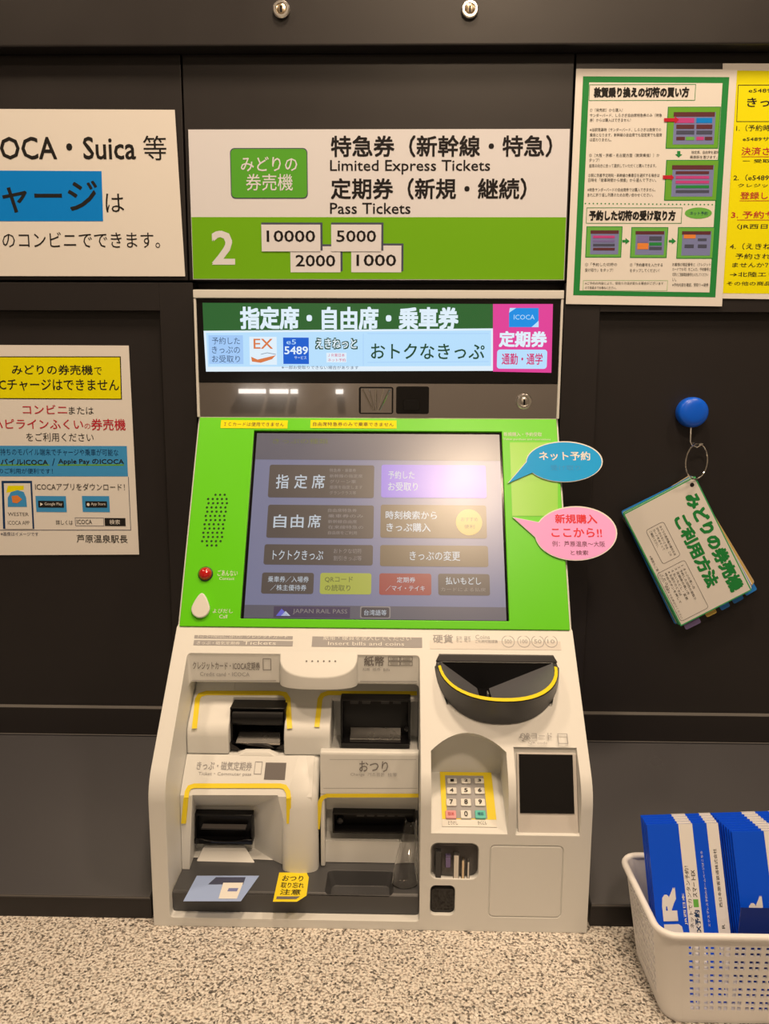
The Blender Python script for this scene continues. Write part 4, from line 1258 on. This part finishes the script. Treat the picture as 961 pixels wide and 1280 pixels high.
tag(b.build('poster'), 'yellow poster with red underlined words, partly hidden behind the green bordered poster', 'poster')

PG = upright(0.0026)
b = MB()
sheet(b, PG, [(707, 380), (902, 383), (921, 87), (720, 86)], 0.0006)
PG = PG.off(0.0006)
def gq(fx0, fy0, fx1, fy1):
    """corners of a field of the sheet, in fractions of its width and height"""
    c = [(720, 86), (921, 87), (902, 383), (707, 380)]
    def L(fx, fy):
        t = (c[0][0]+(c[1][0]-c[0][0])*fx, c[0][1]+(c[1][1]-c[0][1])*fx); d = (c[3][0]+(c[2][0]-c[3][0])*fx, c[3][1]+(c[2][1]-c[3][1])*fx)
        return (t[0]+(d[0]-t[0])*fy, t[1]+(d[1]-t[1])*fy)
    return [L(fx0, fy1), L(fx1, fy1), L(fx1, fy0), L(fx0, fy0)]
def gi(fx0, fy0, fx1, fy1, h, m): b.ipoly(PG, gq(fx0, fy0, fx1, fy1), h, m)
gi(0.045, 0.032, 0.955, 0.962, 0.0002, 'ink_green'); gi(0.085, 0.058, 0.915, 0.942, 0.0003, 'paper')
b.iframe(PG, 736, 105.5, 869, 126, 0.0007, 0.0005, 'ink_green')
b.txt(PG, '敦賀乗り換えの切符の買い方', 742, 109, 861, 122, 0.0006, 'ink', 0.06)
for k, (s_, x0, x1, y) in enumerate((('①〔発売前〕から購入！', 737, 778, 135.5), ('サンダーバード、しらさぎ自由席特急券のみ（特急', 737, 827, 142), ('券）からは購入はできません！', 737, 788, 148),
        ('※当駅発車時（サンダーバード、しらさぎは敦賀での', 737, 826, 160), ('乗換となります。新幹線の自由席でも指定席でも座席', 737, 827, 166.5), ('は変わりません。', 737, 764, 172.5),
        ('②〔大阪・京都・名古屋方面（敦賀乗換）〕か', 736, 824, 192), ('タップ！', 736, 749, 198), ('座席の向きに合って選択していただくと購入できます。', 736, 820, 205),
        ('③駅に到着予定時刻・新幹線の乗車日を選択する場合は', 735, 824, 217), ('日時を「発車時間から検索」から選んで下さい。', 735, 820, 223), 
        ('※特急サンダーバードの自由席券では購入できません。', 734, 819, 235), ('まれに折り返し列車のためお問い合わせください。', 734, 816, 241.5))):
    b.txt(PG, s_, x0, y, x1, y+4.6, 0.0005, 'ink', 0.004)
def mini_screen(x0, y0, x1, y1, cols, frame='ink_lime'):
    b.ibox(PG, x0, y0, x1, y1, 0.0005, 'ink_green'); b.ibox(PG, x0+1, y0+1, x1-1, y1-1, 0.0006, frame)
    w, h = x1-x0, y1-y0
    b.ibox(PG, x0+w*0.13, y0+h*0.13, x1-w*0.09, y1-h*0.10, 0.0007, 'ink_screen'); b.ibox(PG, x0+w*0.13, y0+h*0.13, x1-w*0.09, y0+h*0.24, 0.0008, 'ink_brown')
    for fx0, fy0, fx1, fy1, m in cols: b.ibox(PG, x0+w*fx0, y0+h*fy0, x0+w*fx1, y0+h*fy1, 0.0009, m)
rowsA = [(0.18, 0.27, 0.52, 0.39, 'ink_pink'), (0.56, 0.27, 0.86, 0.39, 'ink_blue'), (0.18, 0.43, 0.52, 0.53, 'ink_brown'), (0.56, 0.43, 0.86, 0.53, 'ink_brown'), (0.18, 0.57, 0.52, 0.66, 'ink_screen_dark'), (0.56, 0.57, 0.86, 0.66, 'ink_screen_dark'), (0.18, 0.72, 0.34, 0.80, 'ink_brown'), (0.36, 0.72, 0.52, 0.80, 'ink_leaf'), (0.56, 0.72, 0.70, 0.80, 'ink_pink'), (0.72, 0.72, 0.86, 0.80, 'ink_brown')]
mini_screen(833, 133.5, 899, 186, rowsA)
mini_screen(831, 200, 897, 251, [(0.2, 0.28+0.115*k, 0.83, 0.35+0.115*k, m) for k, m in enumerate(('ink_brown', 'ink_pink', 'ink_pink', 'ink_green', 'ink_screen_dark'))])
b.ipoly(PG, [(829.5, 152.5), (843, 152.5), (843, 155), (848, 150), (843, 145.5), (843, 148), (829.5, 148)], 0.0011, 'ink_red')
b.ipoly(PG, [(828, 224), (838, 224), (838, 226), (842, 222), (838, 218), (838, 219.5), (828, 219.5)], 0.0011, 'ink_red')
b.ipoly(PG, [(843.5, 193), (848, 197), (852.5, 193), (850, 193), (850, 189), (846, 189), (846, 193)], 0.0006, 'ink_green')
b.txt(PG, '指定席、自由席を選択', 864, 188.5, 898, 192.5, 0.0005, 'ink'); b.txt(PG, '乗車駅を選びます。', 862, 194.5, 896, 198.5, 0.0005, 'ink')
for k in range(34):
    x_ = 731.5+k*4.95
    b.idot(PG, x_, 254.5+k*0.045, 1.0, 1.0, 0.0005, 'ink_green', n=6)
b.iframe(PG, 732.5, 259.5, 852, 279.5, 0.0007, 0.0005, 'ink_green')
b.txt(PG, '予約した切符の受け取り方', 736, 263, 844, 276, 0.0006, 'ink', 0.06)
b.idot(PG, 872.5, 266.5, 17, 7, 0.0005, 'ink_leaf', n=24); b.txt(PG, 'ネット予約', 862, 264.5, 884, 269, 0.0007, 'ink_navy')
mini_screen(732, 283, 777, 322, [(0.2, 0.3+0.13*k, 0.8, 0.38+0.13*k, m) for k, m in enumerate(('ink_pink', 'ink_purple', 'ink_screen_dark', 'ink_brown'))], 'ink_leaf')
mini_screen(788, 284, 834, 322.5, [(0.18, 0.28, 0.48, 0.5, 'ink_purple'), (0.18, 0.52, 0.48, 0.72, 'ink_orange'), (0.5, 0.5, 0.84, 0.6, 'ink_green'), (0.5, 0.3, 0.84, 0.44, 'ink_screen_dark'), (0.5, 0.64, 0.84, 0.74, 'ink_screen_dark')], 'ink_leaf')
mini_screen(846, 284, 892, 323.5, [(0.18, 0.24, 0.5, 0.36, 'ink_orange'), (0.56, 0.36, 0.8, 0.44, 'ink_screen_dark'), (0.2, 0.55, 0.45, 0.66, 'ink_screen_dark'), (0.56, 0.55, 0.8, 0.66, 'ink_screen_dark')], 'ink_leaf')
for x_ in (777.5, 835.5):
    b.ipoly(PG, [(x_, 303), (x_+4, 303), (x_+4, 305.5), (x_+9, 301.5), (x_+4, 297.5), (x_+4, 300), (x_, 300)], 0.0006, 'ink_green')
for s_, x0, x1, y in (('①「予約した切符の', 731, 771, 328.5), ('受け取り」をタップ！', 731, 766, 335.5), ('②「予約番号を入力する', 787, 828, 329), ('をタップしてください！', 787, 824, 336), ('お客様の暗証番号と（クレジット', 840, 888, 328.5), ('カードでも可）をご入力、予約番号と', 840, 888, 334.5), ('切符とご登録電話番号を入力してください', 840, 885, 341), ('い。', 840, 845, 347.5), ('※予約内容を確認、受取り→発券', 840, 885, 354)):
    b.txt(PG, s_, x0, y, x1, y+4.4, 0.0005, 'ink', 0.003)
b.iframe(PG, 728.5, 350.5, 834, 363.5, 0.0004, 0.0005, 'ink_leaf')
b.txt(PG, '※ご予約の内容により、受取り方法が変わる場合がございます', 731, 352.5, 829, 356, 0.0006, 'ink'); b.txt(PG, 'ので係員までお尋ねください。', 731, 358, 770, 361.5, 0.0006, 'ink')
tag(b.build('poster'), 'white poster with green border, high on the wall right of the sign board', 'poster')

# ------------------------------------------------------------------ speech bubble cards on the green panel
def bubble(name, mat, cx, cy, rx, ry, tail, i0, i1, label, texts):
    P = GT.off(0.0012)
    pix = []
    n = 44
    for k in range(n):
        a = 2*math.pi*k/n
        if i0 <= k <= i1:
            if k == i0: pix.append((cx+rx*math.cos(2*math.pi*i0/n), cy-ry*math.sin(2*math.pi*i0/n))); pix.append(tail)
            if k == i1: pix.append((cx+rx*math.cos(a), cy-ry*math.sin(a)))
            continue
        pix.append((cx+rx*math.cos(a), cy-ry*math.sin(a)))
    b = MB()
    b.extr(P, [P.at(*p) for p in pix], 0.0, 0.0012, 'print_white')
    PP = P.off(0.0012)
    mx_, my_ = sum(p[0] for p in pix)/len(pix), sum(p[1] for p in pix)/len(pix)
    b.ipoly(PP, [(cx+(p[0]-cx)*0.976, cy+(p[1]-cy)*0.965) for p in pix], 0.0002, mat)
    for s_, x0, y0, x1, y1, m, bo in texts: b.txt(PP, s_, x0, y0, x1, y1, 0.0004, m, bo)
    return tag(b.build(name), label, 'sign')
bubble('speech_bubble_card', 'bubble_blue', 705, 577.5, 48, 25.5, (634, 604.5), 22, 26, 'blue speech bubble card stuck to the right edge of the green panel',
       [('ネット予約', 673.5, 564.5, 737.5, 575.5, 'print_white', 0.02), ('受け取り', 688, 581.5, 725, 588, 'ink_band', 0.0)])
bubble('speech_bubble_card', 'bubble_pink', 719.5, 667, 51.5, 34, (640, 646.5), 19, 23, 'pink speech bubble card stuck to the right edge of the green panel',
       [('新規購入', 693.5, 643, 746, 654.5, 'bubble_red', 0.025), ('ここから!!', 689, 660, 752, 671.5, 'bubble_red', 0.02), ('例：芦原温泉～大阪', 690, 676.5, 756, 683.5, 'ink_brown', 0.004), ('と検索', 713, 688, 735, 694, 'ink_brown', 0.004)])

# ------------------------------------------------------------------ magnet hook and ring-bound cards
HB = upright(-REC)
u, v = upright(0.006).at(868, 515.5)
t = thing('magnet_hook', HB.pt(u, v), 'round blue magnet hook on the dark panel right of the machine', 'hook')
b = MB(); r = 0.0208
b.lathe(HB, u, v, [(r*0.96, 0.0), (r, 0.003), (r, 0.012), (r*0.97, 0.0155), (r*0.86, 0.0180), (r*0.5, 0.0195), (r*0.15, 0.0199)], 'magnet_blue', 40); b.build('magnet', t, smooth=50)
b = MB()
hz = v-r-0.026
b.tube([HB.pt(u, v-r*0.8, 0.008), HB.pt(u-0.0005, v-r-0.006, 0.010), HB.pt(u-0.001, hz+0.006, 0.012), HB.pt(u+0.001, hz+0.001, 0.015), HB.pt(u+0.006, hz-0.001, 0.019), HB.pt(u+0.011, hz+0.003, 0.021)], 0.0011, 'silver', 8)
b.build('hook', t)
# the cards
th_ = math.radians(-60.8)          # direction of the long edge, from the hole corner downwards
tl = thing('ringed_card_set', HB.pt(*upright(0.0).at(868, 597), 0.012), 'bundle of cards with index tabs hanging from the blue magnet hook', 'card set')
CP0 = upright(0.006)
base = CP0.turned(868, 595, th_)     # U runs along the long edge, V towards the right/up side
LEN, WID = 0.182, 0.118
e1 = CP0.at(946, 733.5); e0 = CP0.at(868, 595); e2 = CP0.at(777.5, 641)
LEN = math.hypot(e1[0]-e0[0], e1[1]-e0[1]); WID = math.hypot(e2[0]-e0[0], e2[1]-e0[1])
def card_plane(k, tilt, dx=0.0):
    """cards are stacked from the wall outwards and swing a little about the ring hole"""
    a = th_+tilt
    Ux = Vector((math.cos(a), 0, math.sin(a))); Vx = Vector((-math.sin(a), 0, math.cos(a)))
    hole = CP0.pt(*e0) + base.U*0.009 - base.V*0.009
    O = hole - Ux*0.009 + Vx*0.009
    O = Vector((O.x, -(-REC+0.003+0.0022*k), O.z))
    return Plane(O, Ux, Vx)
mats = ['card_tan', 'tab_orange', 'tab_blue', 'ink_green', 'tab_blue', 'paper', 'tab_green', 'paper']
tilts = [0.075, 0.06, 0.035, 0.0, -0.028, 0.018, -0.012, 0.0]
tabs = {0: (0.045, 'tab_blue'), 2: (0.020, 'tab_blue'), 4: (0.062, 'tab_blue'), 1: (0.050, 'tab_orange'), 6: (0.098, 'tab_purple')}
TABV = {0: (-0.020, -0.002, 'tab_blue'), 2: (-0.034, -0.018, 'tab_blue'), 3: (-0.048, -0.034, 'tab_blue'), 4: (-0.066, -0.050, 'tab_orange'), 6: (-0.104, -0.080, 'tab_purple')}
for k in range(8):
    P = card_plane(k, tilts[k])
    b = MB()
    b.extr(P, rr(0.0, -WID, LEN, 0.0, 0.003, 2), 0.0, 0.0012, 'paper' if k == 7 else mats[k])
    if k == 7:
        Q = P.off(0.0012)
        def F(u0, v0, u1, v1, h, m): b.ink(Q, [(u0, v0), (u1, v0), (u1, v1), (u0, v1)], h, m)
        F(0.0, -WID, LEN, 0.0, 0.0002, 'tab_green'); F(0.0018, -WID+0.0018, LEN-0.0018, -0.0018, 0.0003, 'paper')
        n = 14
        b.ink(Q, [(0.009+0.003*math.cos(2*math.pi*j/n), -0.009+0.003*math.sin(2*math.pi*j/n)) for j in range(n)], 0.0006, 'ink')
        b.text(Q, 'みどりの券売機', 0.019, -0.0275, LEN-0.010, -0.006, 0.0005, 'ink_green', 0.06)
        b.text(Q, 'ご利用方法', 0.040, -0.0540, LEN-0.032, -0.0335, 0.0005, 'ink_green', 0.06)
        def rbox(u0, v0, u1, v1):
            a_ = rr(u0, v0, u1, v1, 0.004); c_ = rr(u0+0.0006, v0+0.0006, u1-0.0006, v1-0.0006, 0.0034)
            for j in range(len(a_)):
                i_ = (j+1) % len(a_); b.ink(Q, [a_[j], a_[i_], c_[i_], c_[j]], 0.0005, 'label_dark')
        rbox(0.036, -0.094, 0.092, -0.066); rbox(0.100, -0.108, LEN-0.006, -0.064)
        for j, s_ in enumerate(('みどりの券売機の操作方法', 'がわからないときは、この', 'カードをめくって', 'ご確認ください。')):
            b.text(Q, s_, 0.040, -0.0745-0.0052*j, 0.040+(0.048, 0.046, 0.034, 0.026)[j], -0.0710-0.0052*j, 0.0005, 'ink')
        for j, s_ in enumerate(('１ きっぷの買い方', '２ 予約した切符の受取り', '３ 定期券の買い方', '４ 払いもどし・変更', '※ お困りのときは', '呼出ボタンを押して', 'ください。')):
            b.text(Q, s_, 0.105, -0.0720-0.0052*j, 0.105+(0.04, 0.055, 0.044, 0.05, 0.04, 0.05, 0.026)[j], -0.0685-0.0052*j, 0.0005, 'ink')
        b.text(Q, '※裏面もご覧ください　係員までお声がけください', 0.072, -WID+0.005, LEN-0.010, -WID+0.0085, 0.0005, 'label_dark')
    else:
        Q = P.off(0.0012)
        b.ink(Q, [(0.002, -WID+0.002), (LEN-0.002, -WID+0.002), (LEN-0.002, -0.002), (0.002, -0.002)], 0.0002, 'paper')
    c_ = b.build('card', tl, smooth=0)
    if k != 7: c_['label'] = ('tan', 'orange-edged', 'blue-edged', 'green-edged', 'blue-edged', 'white', 'green-edged')[k]+' card behind the front card'
    else: c_['label'] = 'front card with green lettering'
    if k in TABV:
        v0, v1, m = TABV[k]
        bb = MB(); bb.extr(P, rr(LEN-0.002, v0, LEN+0.011, v1, 0.002, 2), 0.0001, 0.0008, m); bb.build('index_tab', c_, smooth=0)
b = MB()
rc = upright(0.010).at(870.5, 577)
rcen = upright(0.010).pt(*rc); RR = 0.0245
ring = []
for k in range(40):
    a = 2*math.pi*k/40
    ring.append(rcen + Vector((RR*0.80*math.cos(a), RR*0.50*math.cos(a), RR*math.sin(a))))
b.tube(ring, 0.0011, 'chrome', 8, closed=True)
j0 = ring[8]
b.tube([j0+Vector((-0.002, 0, 0.0003)), j0+Vector((0.002, 0, 0))], 0.0021, 'chrome', 8)
b.build('ring', tl)

# ------------------------------------------------------------------ basket with ticket envelopes
BH = 0.106
bx0, bx1 = 0.262, 0.505        # rim, left to right
by0, by1 = -0.413, -0.286      # rim, front and back
tp_ = 0.014                    # taper at the bottom
bt = thing('basket', ((bx0+bx1)/2, (by0+by1)/2, 0.0), 'white perforated plastic basket on the counter holding blue envelopes', 'basket')
def ring_pts(f, inset=0.0, n=6):
    """outline of the basket at height fraction f"""
    k = tp_*(1-f)+inset
    x0, x1, y0, y1 = bx0+k, bx1-k, by0+k*0.8, by1-k*0.8
    return rr(x0, y0, x1, y1, 0.018, n)
b = MB()
th_w = 0.0022
# solid corners, lower band and upper band, walls with square holes
def wall(p0, p1, q0, q1, nrm, nu, rows_):
    """p0,p1 lower corners, q0,q1 upper corners; outward normal nrm; holes as a grid"""
    us = [0.0]; hole_u = []
    x = 0.03
    pitch = (1-0.06)/nu
    for k in range(nu):
        off = 0.20 if k % 2 == 0 else 0.0
        a0 = x+pitch*(k+0.22+(0.09 if k % 2 == 0 else -0.09)); us += [a0, a0+pitch*0.56]
    us.append(1.0)
    vsx = [0.0]
    v0_, v1_ = 0.10, 0.90
    pv_ = (v1_-v0_)/rows_
    for k in range(rows_):
        a0 = v0_+pv_*(k+0.22+(0.09 if k % 2 == 0 else -0.09)); vsx += [a0, a0+pv_*0.52]
    vsx.append(1.0)
    def P_(fu, fv, o):
        lo = p0+(p1-p0)*fu; hi = q0+(q1-q0)*fu
        return lo+(hi-lo)*fv+nrm*o
    nU, nV = len(us), len(vsx)
    base_i = len(b.v)
    vs = [P_(fu, fv, o) for o in (0.0, -th_w) for fv in vsx for fu in us]
    fs = []
    def I(o, j, i): return o*nU*nV+j*nU+i
    for j in range(nV-1):
        for i in range(nU-1):
            hole = (i % 2 == 1) and (j % 2 == 1)
            if not hole:
                fs += [[I(0, j, i), I(0, j, i+1), I(0, j+1, i+1), I(0, j+1, i)], [I(1, j, i), I(1, j+1, i), I(1, j+1, i+1), I(1, j, i+1)]]
            else:
                fs += [[I(0, j, i), I(1, j, i), I(1, j, i+1), I(0, j, i+1)], [I(0, j+1, i), I(0, j+1, i+1), I(1, j+1, i+1), I(1, j+1, i)],
                       [I(0, j, i), I(0, j+1, i), I(1, j+1, i), I(1, j, i)], [I(0, j, i+1), I(1, j, i+1), I(1, j+1, i+1), I(0, j+1, i+1)]]
    b.add(vs, fs, 'basket_plastic')
r_ = 0.018
lo = ring_pts(0.0); hi = ring_pts(1.0)
V3 = lambda p, z: Vector((p[0], p[1], z))
zlo, zhi = 0.004, BH-0.002
n6 = 7   # points per corner; order: +x+y, -x+y, -x-y, +x-y
def seg(c, end): return lo[c*n6+(n6-1 if end else 0)], hi[c*n6+(n6-1 if end else 0)]
# sides: back (+y) between corner0 end and corner1 start, left between corner1 end and corner2 start, front between corner2 end and corner3 start, right
sides = [((0, 1), (1, 0), Vector((0, 1, 0)), 26), ((1, 1), (2, 0), Vector((-1, 0, 0)), 14), ((2, 1), (3, 0), Vector((0, -1, 0)), 26), ((3, 1), (0, 0), Vector((1, 0, 0)), 14)]
for (ca, ea), (cb, eb), nrm, nu in sides:
    a_lo, a_hi = seg(ca, ea); b_lo, b_hi = seg(cb, eb)
    wall(V3(a_lo, zlo), V3(b_lo, zlo), V3(a_hi, zhi), V3(b_hi, zhi), nrm, nu, 10)
# corners
for c in range(4):
    vs = []; fs = []
    lo_i = ring_pts(0.0, th_w); hi_i = ring_pts(1.0, th_w)
    for k in range(n6):
        i = c*n6+k
        vs += [V3(lo[i], zlo), V3(hi[i], zhi), V3(lo_i[i], zlo), V3(hi_i[i], zhi)]
    for k in range(n6-1):
        o = 4*k; fs += [[o, o+4, o+5, o+1], [o+2, o+3, o+7, o+6]]
    b.add(vs, fs, 'basket_plastic')
# bottom
bot_ = ring_pts(0.0, 0.001)
nb = len(bot_)
b.add([V3(p, 0.0005) for p in bot_]+[V3(p, 0.0045) for p in lo], [list(range(nb))[::-1], list(range(nb, 2*nb))]+[[k, (k+1) % nb, nb+(k+1) % nb, nb+k] for k in range(nb)], 'basket_plastic')
b.build('basket_body', bt)
b = MB(); b.tube([V3(p, BH-0.003) for p in ring_pts(1.0, -0.0005)], 0.0036, 'basket_plastic', 10, closed=True)
b.build('rim', bt, smooth=60)

# ticket envelopes (about 83 x 178 mm), standing in two stacks
EW, EH, ET = 0.0735, 0.169, 0.0028
def envelope_mesh():
    b = MB()
    P = Plane((0, 0, 0), (1, 0, 0), (0, 0, 1))
    b.box(P, 0, 0, EW, EH, -ET, 0.0, 'env_blue')
    def F(u0, v0, u1, v1, h, m): b.ink(P, [(u0, v0), (u1, v0), (u1, v1), (u0, v1)], h, m)
    f = EW
    a0, a1, a2, a3 = 0.44*f, 0.635*f, 0.835*f, f
    # white bands run over the top edge too
    for p, q in ((a0, a1), (a2, a3-0.0003)):
        F(p, 0.0005, q, EH, 0.0002, 'env_white')
        o = len(b.pv); b.pv += [(p, 0.0, EH+0.0002), (q, 0.0, EH+0.0002), (q, ET, EH+0.0002), (p, ET, EH+0.0002)]
        b.pf.append([o, o+1, o+2, o+3]); b.pm.append(b.mi('env_white'))
    # writing runs upwards: U of the text = up, V = left
    T = Plane((0, 0, 0), (0, 0, 1), (-1, 0, 0))
    def T_(s_, z0, z1, x0, x1, m, bo=0.0): b.text(T, s_, z0, -x1, z1, -x0, 0.0004, m, bo)
    T_('JR', 0.056, 0.108, 0.10*f, 0.36*f, 'env_white', 0.06)
    T_('JR西日本', 0.072, 0.102, 0.385*f, 0.428*f, 'env_white', 0.02)
    T_('つづきは、ネットでカンタン予約！', 0.040, 0.128, 0.46*f, 0.515*f, 'ink')
    T_('スマートEX', 0.098, 0.124, 0.54*f, 0.60*f, 'ink', 0.01); T_('EX予約', 0.062, 0.086, 0.53*f, 0.605*f, 'ink_navy', 0.03)
    b.ink(P, [(0.535*f, 0.0885), (0.605*f, 0.0885), (0.605*f, 0.096), (0.535*f, 0.096)], 0.0003, 'ink_leaf')
    T_('エクスプレス予約のホームページはこちら', 0.070, 0.142, 0.705*f, 0.735*f, 'env_white')
    T_('西日本旅客鉄道株式会社', 0.088, 0.144, 0.885*f, 0.930*f, 'ink'); T_('R', 0.068, 0.072, 0.89*f, 0.93*f, 'ink')
    return b
b = envelope_mesh()
proto = b.build('ticket_envelope', None, smooth=0)
e_ = upright(0.345)
xs1 = upright(0.340).at(797.5, 1040)[0]
xs2 = upright(0.362).at(906.5, 1060)[0]
lean = math.radians(20)
ordn = ['front', 'second', 'third', 'fourth', 'fifth', 'sixth', 'seventh', 'eighth', 'ninth', 'tenth']
first = True
TILT = math.radians(-3.0)
def place_env(x, s_, zr, rx, label, group):
    """x, s_: where the lower left corner stands in the basket"""
    global first
    o = proto if first else proto.copy()
    if not first: COL.objects.link(o)
    first = False
    o.rotation_euler = (rx, TILT, zr)
    o.location = (x, -s_, 0.0072)
    return tag(o, label, 'envelope', group)
for k in range(5):
    lab = 'blue and white ticket envelope at the front of the left stack in the basket' if k == 0 else 'blue ticket envelope, %s from the front of the left stack in the basket' % ordn[k]
    place_env(0.2808+0.0003*math.sin(3*k), 0.386-0.0044*k, -0.010+0.002*k, -lean, lab, 'envelopes in the left stack')
for k in range(9):
    lab = 'blue and white ticket envelope at the front of the right stack in the basket' if k == 0 else 'blue ticket envelope, %s from the front of the right stack in the basket' % ordn[k]
    place_env(0.3640-0.0008*k, 0.397-0.0044*k, -0.012+0.001*k, -lean, lab, 'envelopes in the right stack')
# dark folded leaflet leaning at the front of the right stack
b = MB()
P = Plane((upright(0.402).at(923, 1168)[0], -0.3985, 0.050), (1, 0, 0), (0, 0.36, 1))
b.extr(P, [(0, 0), (0.075, 0), (0.075, 0.062), (0.012, 0.062)], 0.0, 0.0012, 'env_navy')
tag(b.build('folded_leaflet'), 'dark navy leaflet leaning before the right stack of envelopes', 'leaflet')
